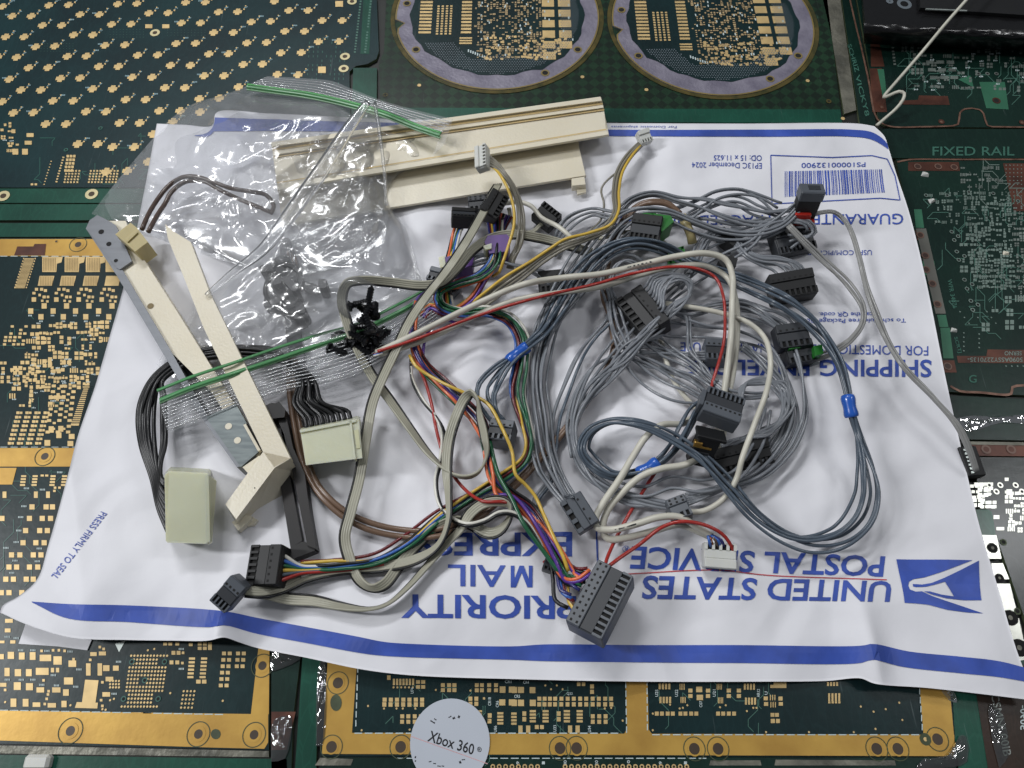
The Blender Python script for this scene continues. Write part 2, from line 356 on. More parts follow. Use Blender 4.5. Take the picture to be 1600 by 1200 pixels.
def ribbon(parent, pts, m, n=4, r=.0055, h=3.0, edge=None, name='ribbon_cable', flip=1):
    """flat cable of n bonded conductors; points (x, y, h mm, roll degrees)"""
    P = [(p[0], p[1], (p[2] if len(p) > 2 else h), (p[3] if len(p) > 3 else 0)) for p in pts]
    q = catmull(P, 5.0); W3 = np.array([on(a, b, c / 100)[:] for a, b, c, _ in q])
    T = np.gradient(W3, axis=0); T /= np.linalg.norm(T, axis=1)[:, None] + 1e-9
    A = np.cross(T, [0, 0, 1.0]); A /= np.linalg.norm(A, axis=1)[:, None] + 1e-9; U = np.cross(A, T)
    ro = np.radians(q[:, 3])[:, None]; Wd = A * np.cos(ro) + U * np.sin(ro); Nn = np.cross(Wd, T)
    prof = []; tot = n * 2 * r * .82
    K = n * 4 + 1
    for k in range(K):
        u = -tot / 2 + tot * k / (K - 1); ph = (k / 4.0) * math.pi
        prof.append((u, r * (.62 + .38 * abs(math.sin(ph)))))
    prof = prof + [(u, -v) for u, v in reversed(prof)]
    pr = np.array(prof); nn = len(pr)
    V = W3[:, None, :] + pr[None, :, 0:1] * Wd[:, None, :] + pr[None, :, 1:2] * Nn[:, None, :]; V = V.reshape(-1, 3); mm = len(W3)
    F = [(i * nn + j, i * nn + (j + 1) % nn, (i + 1) * nn + (j + 1) % nn, (i + 1) * nn + j) for i in range(mm - 1) for j in range(nn)]
    F += [tuple(range((mm - 1) * nn, mm * nn)), tuple(reversed(range(nn)))]
    o = meshobj(name, V, F, m, parent, True)
    if edge is not None:
        E = W3 + flip * Wd * (tot / 2 + r * .8); tube('wire', E, r * .95, edge, parent)
    return o

def frame_px(p0, p1, h, tilt=0, surf=True):
    """frame: origin mid of p0,p1 (pixels) at height h mm, X along, Z up, tilted about X"""
    f = on if surf else at
    a = f(*p0, h / 100); b = f(*p1, h / 100)
    X = (b - a).normalized(); Z = Vector((0, 0, 1)); Y = Z.cross(X).normalized(); Z = X.cross(Y)
    M = Matrix((X, Y, Z)).transposed().to_4x4(); M = Matrix.Translation((a + b) / 2) @ M @ Matrix.Rotation(math.radians(tilt), 4, 'X')
    return M, (b - a).length

def connector(parent, p0, p1, w, t, h, m, n=6, tilt=0, mdark=None, latch=None, rows=1, holes=True, name='connector', rot=0, label=None, latch_m=None):
    """housing with recessed contact slots at -Y, panel in the middle and small holes at +Y. p0-p1: long axis of the top"""
    F, L = frame_px(p0, p1, h, tilt); w /= 100; t /= 100
    if rot: F = F @ Matrix.Rotation(math.radians(rot), 4, 'X')
    mb = MB(); b = .004
    mb.box(-L / 2, L / 2, -w / 2, w / 2, -t, -.014, F, b)                        # body
    mb.box(-L / 2 + .001, L / 2 - .001, w * .12, w / 2 - .001, -.016, 0, F, .003)              # wire-side rail
    mb.box(-L / 2 + .001, L / 2 - .001, -w / 2 + .001, -w * .44, -.016, -.003, F, .002)        # lip
    e = L / (n * 2 + 1)
    for i in range(n + 1):
        x0 = -L / 2 + .001 + i * (L - .002 - e * .8) / n
        mb.box(x0, x0 + e * .8, -w * .45, -w * .22, -.016, -.0025, F, 0)                 # fins between slots
    o = mb.build(name, m, parent)
    if label: o['label'] = label
    d = MB()
    d.box(-L / 2 + .003, L / 2 - .003, -w * .22, w * .115, -.016, -.006, F, .002)
    d.build('panel', mdark or M_cdark, o)
    k = MB()
    k.box(-L / 2 + .004, L / 2 - .004, -w * .44, -w * .225, -.0155, -.0125, F)
    if holes:
        for i in range(n):
            x = -L / 2 + (i + .6) * L / (n + .2)
            for rr in range(rows):
                yy = w * (.22 + .16 * rr)
                k.box(x - .0045, x + .0045, yy - .004, yy + .004, -.003, .0006, F)
    k.build('contact_slots', M_dkhole, o)
    if latch:
        s = 1 if latch > 0 else -1; q = MB(); lw = min(w * .36, .05)
        x1 = s * (L / 2); x2 = s * (L / 2 + .018)
        q.box(min(x1, x2), max(x1, x2), -w * .3, w * .3, -t * .8, -.004, F, .003)
        q.build('latch', latch_m or m, o)
    return o, F, L

def surfpoly(name, pxpoly, m, parent, h=.0028, cell=.05, kind=None):
    """flat print on the envelope: pixel polygon (or list) laid on its surface"""
    polys = pxpoly if isinstance(pxpoly[0][0], (tuple, list)) else [pxpoly]
    bm = bmesh.new()
    for p in polys:
        vs = [bm.verts.new((*on(a, b)[:2], 0)) for a, b in p]
        try: bm.faces.new(vs)
        except Exception: pass
    return drape(name, bm, m, parent, h, cell, kind)
def drape(name, bm, m, parent, h=.0028, cell=.05, kind=None):
    bmesh.ops.triangulate(bm, faces=bm.faces[:])
    xs = [v.co.x for v in bm.verts]; ys = [v.co.y for v in bm.verts]
    for ax, lo, hi in ((0, min(xs), max(xs)), (1, min(ys), max(ys))):
        c = math.ceil(lo / cell) * cell
        while c < hi:
            co = [0, 0, 0]; no = [0, 0, 0]; co[ax] = c; no[ax] = 1
            bmesh.ops.bisect_plane(bm, geom=bm.verts[:] + bm.edges[:] + bm.faces[:], plane_co=co, plane_no=no); c += cell
    for v in bm.verts: v.co.z = hE(v.co.x, v.co.y) + h
    bmesh.ops.recalc_face_normals(bm, faces=bm.faces[:])
    for f in bm.faces:
        if f.normal.z < 0: f.normal_flip()
    me = bpy.data.meshes.new(name); bm.to_mesh(me); bm.free(); me.materials.append(m)
    o = bpy.data.objects.new(name, me); link(o, parent)
    if parent is not None: o.location = -parent_world(parent)
    if kind: o['kind'] = kind
    return o
_tc = {}
def glyphs(text, bold=0, shear=0, spacing=1.0):
    key = (text, bold, shear, spacing)
    if key not in _tc:
        cu = bpy.data.curves.new('t', 'FONT'); cu.body = text; cu.offset = bold; cu.shear = shear; cu.space_character = spacing; cu.resolution_u = 3
        ob = bpy.data.objects.new('t', cu); C.objects.link(ob); dg = bpy.context.evaluated_depsgraph_get()
        me = bpy.data.meshes.new_from_object(ob.evaluated_get(dg)); V = np.array([v.co[:2] for v in me.vertices]); F = [tuple(p.vertices) for p in me.polygons]
        bpy.data.objects.remove(ob); bpy.data.curves.remove(cu); bpy.data.meshes.remove(me)
        lo, hi = V.min(0), V.max(0); _tc[key] = ((V - lo) / (hi - lo), F)
    return _tc[key]
def text_on(name, text, LB, RB, RT, LT, m, parent, bold=.012, shear=0, flat=None, spacing=1.0, curve=None):
    V, F = glyphs(text, bold, shear, spacing)
    q = [np.array(p, float) for p in (LB, RB, RT, LT)]; bm = bmesh.new(); vs = []
    for u, v in V:
        p = q[0] * (1 - u) * (1 - v) + q[1] * u * (1 - v) + q[2] * u * v + q[3] * (1 - u) * v
        if curve: p = p + np.array([0, curve * math.sin(math.pi * u)])
        w = on(*p) if flat is None else at(*p, flat)
        vs.append(bm.verts.new((w.x, w.y, 0 if flat is None else flat)))
    for f in F:
        try: bm.faces.new([vs[i] for i in f])
        except Exception: pass
    if flat is None: return drape(name, bm, m, parent)
    bmesh.ops.recalc_face_normals(bm, faces=bm.faces[:])
    me = bpy.data.meshes.new(name); bm.to_mesh(me); bm.free(); me.materials.append(m); o = bpy.data.objects.new(name, me); link(o, parent)
    if parent is not None: o.location = -parent_world(parent)
    return o

# ================================================================== the bench top and its circuit boards
Z0 = 0.0
def tabletop():
    mb = MB(); mb.box(-4.2, 4.2, -1.5, 5.6, -.14, -.018)
    o = mb.build('tabletop', M_table); tag(o, 'dark bench top that the circuit boards are glued onto', None, None, 'structure')
tabletop()
G_B = 'circuit boards glued side by side as the bench top'
def board(label, px, m, z=0.0, t=.0165, edge=M_edge):
    top = [at(a, b, z) for a, b in px]
    c = sum(top, Vector()) / len(top)
    T = thing('circuit_board', label, 'circuit board', (c.x, c.y, z - t), G_B)
    mb = MB(); mb.prism([Vector((p.x, p.y, z - .0008)) for p in top], [Vector((p.x, p.y, z - t)) for p in top]); mb.build('laminate_edge', edge, T)
    mb = MB(); mb.prism(top, [Vector((p.x, p.y, z - .0008)) for p in top]); mb.build('laminate', m, T)
    T['z'] = z
    return T
_zc = [0]
def bz(T, k=1):
    _zc[0] += 1; return T['z'] + .0012 * k + (_zc[0] % 24) * .00002   # no two printed layers share a plane
def flatpoly(T, name, px, m, k=1, kind=None):
    polys = px if isinstance(px[0][0], (tuple, list)) else [px]; mb = MB(); z = bz(T, k)
    for p in polys: mb.prism([at(a, b, z) for a, b in p], [at(a, b, z - .001) for a, b in p])
    return mb.build(name, m, T, kind=kind)
def rect(px, py, w, h): return [(px - w / 2, py + h / 2), (px + w / 2, py + h / 2), (px + w / 2, py - h / 2), (px - w / 2, py - h / 2)]
def pads(T, name, L, m, k=1, single=False):
    z = bz(T, k)
    if single:
        for (x, y, w, h) in L:
            z = bz(T, k); mb = MB(); mb.poly([at(a, b, z) for a, b in rect(x, y, w, h)]); mb.build(name, m, T)
        return
    mb = MB()
    for i_, (x, y, w, h) in enumerate(L): mb.poly([at(a, b, z + (i_ % 13) * .00004) for a, b in rect(x, y, w, h)])
    return mb.build(name, m, T, kind='stuff')
def grid(x0, y0, dx, dy, nx_, ny_, w, h, sk=0, drop=0, g=random.Random(3)):
    return [(x0 + i * dx + j * sk, y0 + j * dy, w, h) for j in range(ny_) for i in range(nx_) if g.random() >= drop]
def band(T, name, pts, w, m, k=1):
    """line of given pixel width"""
    q = catmull([(a, b, 0) for a, b in pts], 8) if len(pts) > 2 else np.array([(a, b, 0) for a, b in pts], float)
    W3 = np.array([at(a, b, bz(T, k))[:] for a, b, _ in q]); Tn = np.gradient(W3, axis=0); Tn /= np.linalg.norm(Tn, axis=1)[:, None] + 1e-9
    A = np.cross(Tn, [0, 0, 1.0]); hw = w * .0014
    mb = MB(); n = len(W3); mb.add(list(W3 + A * hw) + list(W3 - A * hw), [(i, i + 1, n + i + 1, n + i) for i in range(n - 1)])
    return mb.build(name, m, T)
def eyelet(T, px, py, r, ringm=M_gold, hole=M_dkhole, k=2, outline=None, ratio=.5):
    c = at(px, py, bz(T, k)); R = r * .0029
    if outline is not None:
        mb = MB(); mb.ring((c.x, c.y, bz(T, k) + .0004), R * 1.5, R * 1.62, 32); mb.build('ring_mark', outline, T)
    mb = MB(); mb.ring(c, R * ratio, R, 24)
    n = 24; o = mb.build('eyelet', ringm, T)
    h = MB(); h.disc((c.x, c.y, c.z + .0006 if ringm is None else c.z - .0004), R * ratio, 20); h.build('hole', hole, T)
def dots(T, name, L, r, m, k=1):
    mb = MB(); z = bz(T, k)
    for i_, (x, y) in enumerate(L):
        c = at(x, y, z + .00002 + (i_ % 11) * .00004); mb.disc(c, r * .0028, 6)
    return mb.build(name, m, T, kind='stuff')
def cluster(T, quad, cell, g, m, silk=None, fill=.75, pw=4.5, ph=4.5, rowpins=.15, k=1, via=.4, name='solder_pads'):
    """dense small footprints in a pixel quad (tl, tr, br, bl)"""
    q = [np.array(p, float) for p in quad]; w = (np.linalg.norm(q[1] - q[0]) + np.linalg.norm(q[2] - q[3])) / 2; hh = np.linalg.norm(q[3] - q[0])
    nx_, ny_ = max(1, int(w / cell)), max(1, int(hh / cell)); P = []; SK = []; V = []
    for j in range(ny_):
        for i in range(nx_):
            if g.random() > fill: continue
            u, v = (i + .5 + g.uniform(-.12, .12)) / nx_, (j + .5 + g.uniform(-.12, .12)) / ny_
            c = q[0] * (1 - u) * (1 - v) + q[1] * u * (1 - v) + q[2] * u * v + q[3] * (1 - u) * v
            t = g.random(); s = g.choice((.75, .9, 1, 1.2)); a, b = pw * s, ph * s
            if t < rowpins:
                for kk in range(g.randint(3, 5)): P.append((c[0] + (kk - 2) * pw * .7, c[1], pw * .42, ph * 1.6))
            elif t < .5: P += [(c[0] - a * .65, c[1], a, b), (c[0] + a * .65, c[1], a, b)]
            elif t < .78: P += [(c[0], c[1] - b * .65, a, b), (c[0], c[1] + b * .65, a, b)]
            else: P += [(c[0] - a * .65, c[1] - b * .65, a, b), (c[0] + a * .65, c[1] - b * .65, a, b), (c[0] - a * .65, c[1] + b * .65, a, b), (c[0] + a * .65, c[1] + b * .65, a, b)]
            if g.random() < via: V.append((c[0] + g.uniform(-.5, .5) * cell, c[1] + g.uniform(-.5, .5) * cell))
            if silk and g.random() < .4:
                x, y = c[0] + g.uniform(-.4, .4) * cell, c[1] + g.choice((-.45, .45)) * cell
                for kk in range(3): SK.append((x + kk * 2.3, y + g.uniform(-.3, .3), 1.5, g.uniform(1.2, 2.6)))
    if P: pads(T, name, P, m, k)
    if V: dots(T, 'via_dots', V, 1.0, m, k)
    if SK: pads(T, 'silkscreen_marks', SK, silk, k)
def traces(T, quad, n, g, m, k=1, w=.5):
    q = [np.array(p, float) for p in quad]; mb = MB(); z = bz(T, k)
    for _ in range(n):
        z = bz(T, k) - .0004 + _ * .000008
        u, v = g.random(), g.random(); c = q[0] * (1 - u) * (1 - v) + q[1] * u * (1 - v) + q[2] * u * v + q[3] * (1 - u) * v
        pts = [c]; d = g.choice(((1, 0), (0, 1), (0, 1)))
        for s in range(g.randint(2, 4)):
            Ln = g.uniform(6, 26); c = c + np.array(d) * Ln * g.choice((1, 1, -1)) if s == 0 else c + np.array(d) * Ln; pts.append(c)
            d = (g.choice((-.6, .6)), .6) if d[0] * d[1] == 0 else g.choice(((1, 0), (0, 1)))
        for a, b in zip(pts, pts[1:]):
            t = b - a; l = np.linalg.norm(t) + 1e-6; nrm = np.array([-t[1], t[0]]) / l * w
            mb.poly([at(*(a - nrm), z), at(*(b - nrm), z), at(*(b + nrm), z), at(*(a + nrm), z)])
    mb.build('copper_traces', m, T, kind='stuff')
M_trace = mat('trace_under_mask', (42, 92, 82), rough=.35, var=.1)
M_trace2 = mat('trace_pale', (74, 112, 100), rough=.35, var=.1)
g = random.Random(11)

# ---- upper left board: rows of plus-shaped gold pads
A = board('dark teal circuit board with rows of plus-shaped gold pads, behind the plastic bag',
          [(-90, 293), (565, 293), (548, 250), (546, 112), (556, 103), (574, 100), (588, 92), (592, 80), (586, -70), (-90, -70)], B_teal)
z1 = [(75,100),(195,100),(265,158),(385,158),(460,218),(580,218),(655,283),(780,280),(860,345),(985,343),(1065,408),(1190,408),(1275,473),(1400,473),(1490,543),
 (305,33),(428,30),(500,90),(620,90),(697,152),(818,150),(1100,272),(1222,270),(1305,337),(1428,335),(1520,403),(735,25),(855,22),(930,82),(1050,80),(1133,143),(1253,143),(1335,203),(1458,203),(1543,268),
 (1160,15),(1283,13),(1365,75),(1485,73),(1570,137),(35,230),(150,230),(222,292),(342,288),(420,352),(540,350),(617,415),(740,415),(825,482),(950,482),(1030,548),(1155,548),(1245,617),(1370,613),
 (-15,355),(103,358),(178,423),(300,422),(377,490),(500,487),(577,555),(703,555),(785,622),(910,622),(995,692),(1125,692),(57,495),(130,562),(255,562),(330,630),(457,630),(537,697),(662,697),(747,768),(873,768),(955,838),
 (13,635),(83,705),(208,703),(285,775),(412,775),(485,900),(610,900),(703,918),(838,918),(663,1073),(795,1068),(15,40),
 (1690,133),(1805,65),(1925,65),(2013,128),(2138,128),(1780,195),(1903,195),(1990,260),(2118,258),(1665,265),(1755,330),(1883,328),(1640,400),(1733,465),(1862,467),(1715,8),
 (925,1010),(1080,760),(1250,700)]
plus_me = None
mk = []
for i, (a, b) in enumerate(z1):
    px, py = a / 4, b / 4; c = at(px, py, bz(A))
    if plus_me is None:
        w1, w2, h1, h2 = .0245, .0125, .0125, .0255
        vs = [(-w1, -h1), (-w2, -h1), (-w2, -h2), (w2, -h2), (w2, -h1), (w1, -h1), (w1, h1), (w2, h1), (w2, h2), (-w2, h2), (-w2, h1), (-w1, h1)]
        mb = MB(); mb.prism([Vector((x, y, 0)) for x, y in vs], [Vector((x, y, -.001)) for x, y in vs])
        plus_me = bpy.data.meshes.new('plus_pad'); plus_me.from_pydata([tuple(v) for v in mb.v], [], mb.f); plus_me.materials.append(M_pad)
    o = bpy.data.objects.new('plus_pad', plus_me); link(o, A); o.location = c - parent_world(A)
    for kk in range(3): mk.append((px + 11 + kk * 1.8, py - 6 - kk * 1.2 + g.uniform(-1, 1), 1.6, 1.6))
    if i % 3 == 0:
        for kk in range(3): mk.append((px + (14 if i % 2 else -10) + kk * 2.2, py + (-9 if i % 2 else -2), 1.7, 2.2))
pads(A, 'silkscreen_marks', mk, mat('blue_grey_marks', (120, 148, 155), rough=.6))
pads(A, 'small_pads', [(px / 4 + 10, py / 4 - 4, 2.4, 2.4) for px, py in z1] + [(px / 4 + 12.5, py / 4 - 9, 2, 2) for px, py in z1], M_pad)
pads(A, 'gold_pad', [(232.5, 41, 11, 6), (259, 41, 11, 6), (530, 6, 12, 9), (503, 109, 12, 10)], M_pad, single=True)
dots(A, 'via_dots', [(172 + i * 5.2, 46 + j * 4) for i in range(11) for j in range(4)] + [(64 + i * 5, 68 + j * 4) for i in range(11) for j in range(4)] + [(262 + i * 5.3, 47 + j * 4) for i in range(12) for j in range(3)], .7, M_trace2)
pads(A, 'small_pads', grid(104, 267, 5.0, 4.4, 5, 5, 2.8, 2.6, -.8) + grid(142, 267, 5, 4.4, 5, 5, 2.8, 2.6, -.8) + grid(169, 267, 5, 4.4, 4, 5, 2.8, 2.6, -.8), M_pad)
pads(A, 'small_pads', grid(99, 246, 0, 4.2, 1, 10, 3, 2.2, -1.2) + grid(106, 244, 5, 5.6, 3, 5, 4, 4, -.9) + grid(80, 252, 0, 4.5, 1, 9, 2, 1.6, -1.4) + [(21, 205, 6, 6), (47, 211, 11, 6), (44, 223, 11, 6), (24, 237, 9, 9), (39, 237, 9, 9), (50, 288, 4, 3), (56, 288, 4, 3), (8, 195, 4, 4), (3, 203, 5, 4), (16, 228, 6, 3), (27, 226, 5, 3)], M_pad)
cluster(A, [(0, 190), (22, 190), (22, 240), (0, 240)], 9, g, M_pad, M_silk, .6, 3.5, 3)
pads(A, 'edge_pads', grid(566, -20, 0, 4.4, 1, 24, 3, 2.4, -.5) + grid(582, -20, 0, 4.4, 1, 24, 3, 2.4, -.5), M_trace2)
flatpoly(A, 'mask_field', [(570, -40), (582, -40), (577, 84), (563, 84)], B_green, 1)
pads(A, 'trace_marks', grid(484, 60, 7, 7, 9, 11, 1.2, 3.6, -.4, .35), M_trace)
for (x, y) in ((242, 51), (539, 88), (537, 107), (550, 2)):
    eyelet(A, x, y, 9.5 if y < 200 else 11, mat('pale_ring', (206, 194, 150), rough=.4, metal=.2), mat('hole_amber', (60, 42, 16), rough=.5), ratio=.48)
for (x, y) in ((103, 234), (157, 200)): eyelet(A, x, y, 4, M_trace, M_dkhole)
traces(A, [(0, 200), (540, 200), (540, 290), (0, 290)], 26, g, M_trace)
Sx = board('light green board rail with two gold ring holes, below the plus-pad board', [(-90, 317), (520, 317), (520, 294.5), (-90, 294.5)], B_green)
for (x, y) in ((143, 303), (5, 306)): eyelet(Sx, x, y, 11, mat('pale_ring', (206, 194, 150)), mat('hole_amber', (60, 42, 16)), ratio=.48)
board('plain green board rail between the ring-hole rail and the dark groove', [(-90, 344), (420, 344), (420, 319), (-90, 319)], B_green)
board('plain green board rail just above the long gold bar at left', [(-90, 370), (420, 370), (420, 348.5), (-90, 348.5)], B_green)
board('small bright green board patch between the plus-pad board and the diamond panel', [(549, 192), (588, 192), (589, 106), (552, 106)], B_green)
for (x, y, w_, m_, lab) in ((1445, 273, .022, M_white, 'white chip lying on the board below the FIXED RAIL print'), (1455, 314, .02, M_white, 'small white chip beside the right edge of the envelope, near the top'), (1571, 396, .018, M_cream, 'yellowish chip among the silver pads of the right board'), (1490, 516, .017, M_white, 'tiny white block on the right board above the reversed serial print')):
    p_ = at(x, y, 0); F_ = Matrix.Translation((p_.x, p_.y, .001)) @ Matrix.Rotation(x * .7, 4, 'Z'); q_ = MB(); q_.add([F_ @ Vector(v) for v in ((-w_, -w_ * .5, 0), (w_ * .7, -w_ * .7, 0), (w_, w_ * .3, 0), (-w_ * .4, w_ * .8, 0), (-w_ * .5, -w_ * .2, w_ * .5), (w_ * .4, -w_ * .3, w_ * .7), (w_ * .5, w_ * .2, w_ * .4), (-w_ * .2, w_ * .3, w_ * .6))], [(0, 3, 2, 1), (4, 5, 6, 7), (0, 1, 5, 4), (1, 2, 6, 5), (2, 3, 7, 6), (3, 0, 4, 7)])
    tag(q_.build('plastic_chip', m_), lab, 'chip')
# ---- left board with gold frame
Bd = board('large dark circuit board with gold frame bars and solder pads, left of the envelope', [(-90, 1160), (420, 1172), (422, 1012), (430, 372), (-90, 372)], B_teal2)
for q in ([(-90, 400), (330, 400), (330, 373.5), (-90, 373.5)], [(-90, 729), (330, 729), (330, 700), (-90, 700)], [(-90, 1154), (330, 1168), (413, 1170), (419, 1160), (419, 1116), (-90, 1109)], [(392, 1116), (420, 1116), (421, 1010), (404, 1010)]):
    flatpoly(Bd, 'gold_bar', q, M_gold)
flatpoly(Bd, 'gold_patch', [(0, 757), (19, 757), (26, 731), (-90, 731), (-90, 757)], M_gold)
flatpoly(Bd, 'dark_patch', [(22, 399), (70, 399), (72, 381), (54, 381), (52, 385), (27, 385)], M_copper, 2)
for (x, y) in ((70, 713), (110, 1142), (310, 1147), (397, 1148), (410, 1040), (122, 382)): eyelet(Bd, x, y, 9 if x != 110 else 9.5, M_gold, mat('hole_bronze', (66, 54, 42)), outline=M_edge, ratio=.6)
eyelet(Bd, 88, 377, 3, M_gold, mat('hole_bronze', (66, 54, 42)), ratio=.7)
flatpoly(Bd, 'slot', [(328 + 7 * math.cos(a) * 1.1 + 9, 1147 + 8 * math.sin(a)) for a in np.linspace(0, 2 * math.pi, 16, endpoint=False)], M_edge, 2)
big = []
for x in (66, 101, 134, 165): big.append([(x, 425), (x + 22, 425), (x + 23, 412), (x + 30, 410), (x + 32, 401), (x, 401)])
for x in (59, 93, 129, 163): big.append([(x, 446.5), (x + 22, 446.5), (x + 26, 431), (x + 3, 431)])
for p in big: flatpoly(Bd, 'gold_pad', p, M_pad)
pads(Bd, 'pad_ribs', [(x + i * 2.6, 439, .7, 14) for x in (63, 97, 133) for i in range(8)] + [(x + i * 2.6, 413, .7, 20) for x in (68, 103, 137) for i in range(8)], mat('pad_dark_line', (150, 122, 74)), 2)  # thin darker gold lines across the pads
pads(Bd, 'connector_pads', grid(46, 404, 0, 1.9, 1, 25, 15, 1.1, -.62), M_pad)
pads(Bd, 'small_pads', grid(37, 404, 0, 4.1, 1, 12, 1.8, 2.2, -1.25) + grid(55, 404, 0, 4.1, 1, 12, 1.8, 2.2, -1.25), M_pad)
for bx in (52, 87, 122, 158):
    pads(Bd, 'small_pads', [(bx + 5, 452, 5, 4.5), (bx + 13, 452, 5, 4.5), (bx + 19, 454, 5, 4.5), (bx + 1, 458, 5, 4), (bx + 10, 461, 4, 4), (bx + 17, 464, 5, 4.5), (bx + 23, 464, 4, 4), (bx + 1, 468, 7, 7), (bx + 14, 470, 4, 3.6), (bx + 22, 471, 4, 3.6), (bx + 17, 478, 8, 8.5), (bx - 4, 486, 8, 8.5), (bx + 12, 495, 8, 8.5)], M_pad)
    pads(Bd, 'silkscreen_marks', [(bx - 7 + i * 2, 493, 1.3, 2.4) for i in range(3)] + [(bx + 10 + i * 2, 502, 1.3, 2.4) for i in range(3)], M_silk)
pads(Bd, 'small_pads', grid(12, 510, 7.2, 5.6, 5, 6, 5, 3.6, -1, .3), M_pad)
cluster(Bd, [(42, 505), (182, 500), (150, 610), (8, 605)], 11.5, g, M_pad, M_silk, .62, 5, 4.6, .1)
cluster(Bd, [(0, 560), (110, 560), (100, 640), (-10, 640)], 12, g, M_pad, M_silk, .45, 5.2, 5, .05)
pads(Bd, 'small_pads', grid(28, 645, 14.2, 6.8, 4, 8, 5, 4.2, -1.9) + grid(33, 645, 14.2, 6.8, 4, 8, 4, 3.6, -1.9), M_pad)
pads(Bd, 'small_pads', grid(84, 603, 16, 9, 3, 9, 6.5, 4.4, -1.2, .15) + grid(92, 607, 16, 9, 2, 8, 5, 3.4, -1.2, .2), M_pad)
flatpoly(Bd, 'edge_frame', [(110, 665), (123, 665), (140, 600), (133, 600)], M_pad, 1)
pads(Bd, 'pad_gaps', grid(137, 603, 0, 3.2, 1, 19, 15, 1.3, -1.0), B_teal2, 2)
pads(Bd, 'gold_pad', [(80, 671, 8, 10), (95, 670, 8, 9), (92, 680, 8, 9), (74, 692, 9, 9), (110, 693, 9, 8), (112, 682, 9, 8)], M_pad)
pads(Bd, 'small_pads', grid(37, 744, 18, 4.6, 2, 4, 8, 3, -.6) + grid(83, 744, 18, 4.6, 2, 4, 8, 3, -.6) + [(66, 743, 5, 3), (73, 743, 5, 3), (86, 762, 4, 3.4), (93, 762, 4, 3.4), (85, 767, 4, 3.4)], M_pad)
rowp = []
for (y, xs) in ((773, (7, 56, 75)), (792, (50, 72, 82)), (810, (3, 46, 66, 79)), (829, (40, 62, 74)), (848, (36, 56, 69)), (867, (18, 31, 52, 64)), (886, (14, 26, 46, 59)), (905, (9, 21, 41, 52)), (926, (2, 14, 34))): rowp += [(x, y, 8 if y > 780 else 6, 8 if y > 780 else 10) for x in xs]
pads(Bd, 'gold_pad', rowp, M_pad, single=True)
pads(Bd, 'silkscreen_marks', [(x + kk * 2.2, y, 1.4, 2.8) for (x, y) in ((38, 763), (63, 765), (34, 791), (29, 808), (26, 829), (22, 847), (58, 857), (6, 856), (20, 876), (55, 877), (15, 895), (90, 738)) for kk in range(4)], M_silk)
traces(Bd, [(0, 480), (150, 480), (80, 880), (-30, 880)], 40, g, M_trace)
# lower left part of that board
lp = [(17, 1024, 10, 11), (34, 1025, 9, 11), (51, 1025, 9, 12), (71, 1028, 18, 10), (90, 1032, 13, 13), (113, 1037, 12, 10), (11, 1050, 8, 13), (28, 1051, 10, 11), (45, 1051, 9, 11), (66, 1049, 20, 11), (82, 1047, 5, 7), (90, 1047, 5, 7), (107, 1064, 14, 11), (138, 1046, 7, 19), (156, 1046, 7, 19), (146, 1022, 10, 6), (160, 1021, 11, 6), (166, 1044, 10, 9), (181, 1044, 9, 8), (171, 1061, 12, 7), (5, 1070, 10, 6), (27, 1072, 11, 12), (46, 1073, 11, 11), (63, 1078, 12, 8), (88, 1078, 13, 8), (103, 1082, 9, 10), (21, 1098, 9, 13), (40, 1098, 9, 12), (57, 1101, 12, 7), (81, 1102, 13, 7), (100, 1100, 8, 10), (166, 1085, 12, 7), (2, 1026, 8, 8), (14, 970, 12, 6), (12, 985, 9, 6), (3, 1003, 8, 4), (20, 1003, 8, 5)]
pads(Bd, 'gold_pad', [p for p in lp if p[2] * p[3] > 70], M_pad, single=True); pads(Bd, 'small_pads', [p for p in lp if p[2] * p[3] <= 70] + [(x, y, 4, 4) for x, y in ((65, 1017), (83, 1016), (92, 1016), (101, 1017), (156, 1011), (162, 1014), (70, 1100), (73, 1092), (76, 1080), (75, 1085), (158, 1094), (160, 1103), (160, 1066), (68, 1063), (115, 1030), (141, 1031), (8, 1078))], M_pad)
flatpoly(Bd, 'gold_pad', [(128, 1098), (149, 1099), (154, 1063), (133, 1062)], M_pad); flatpoly(Bd, 'gold_pad', [(117, 1106), (152, 1107), (153, 1098), (120, 1097)], M_pad)
bga = []
for j in range(13):
    for i in range(12):
        if j in (4,) and i in (): continue
        if 5 < j < 8 and 4 <= i <= 5: continue
        if j > 9 and (i < 1 or i > 8): continue
        if j in (1, 2) and (i < 1 or i > 8): continue
        bga.append((205 + i * 5.1 - j * .85, 1024.5 + j * 6.1))
dots(Bd, 'ball_grid', bga, 1.55, M_pad)
for (x, y) in ((206, 1034), (257, 1034), (226, 1063), (193, 1092), (247, 1092)): eyelet(Bd, x, y, 3.5, M_trace, M_dkhole, ratio=.6)
pads(Bd, 'small_pads', grid(300, 1029, 19, 5.8, 2, 6, 9.5, 3.4, -.5) + grid(312, 1006, 8, 7, 3, 2, 6, 5) + grid(350, 1021, 9, 10, 2, 6, 6.2, 5.6, -1) + grid(372, 1021, 9, 10, 2, 3, 6.2, 5.6, -1) + [(310, 1065, 7, 6), (319, 1065, 7, 6), (271, 1020, 6, 6), (279, 1020, 6, 6), (268, 1035, 6, 6), (277, 1035, 6, 6), (258, 1006, 6, 5), (266, 1006, 6, 5), (277, 1006, 6, 5), (298, 1007, 6, 5), (328, 1011, 6, 5), (286, 1020, 4, 4), (285, 1036, 4, 4)], M_pad)
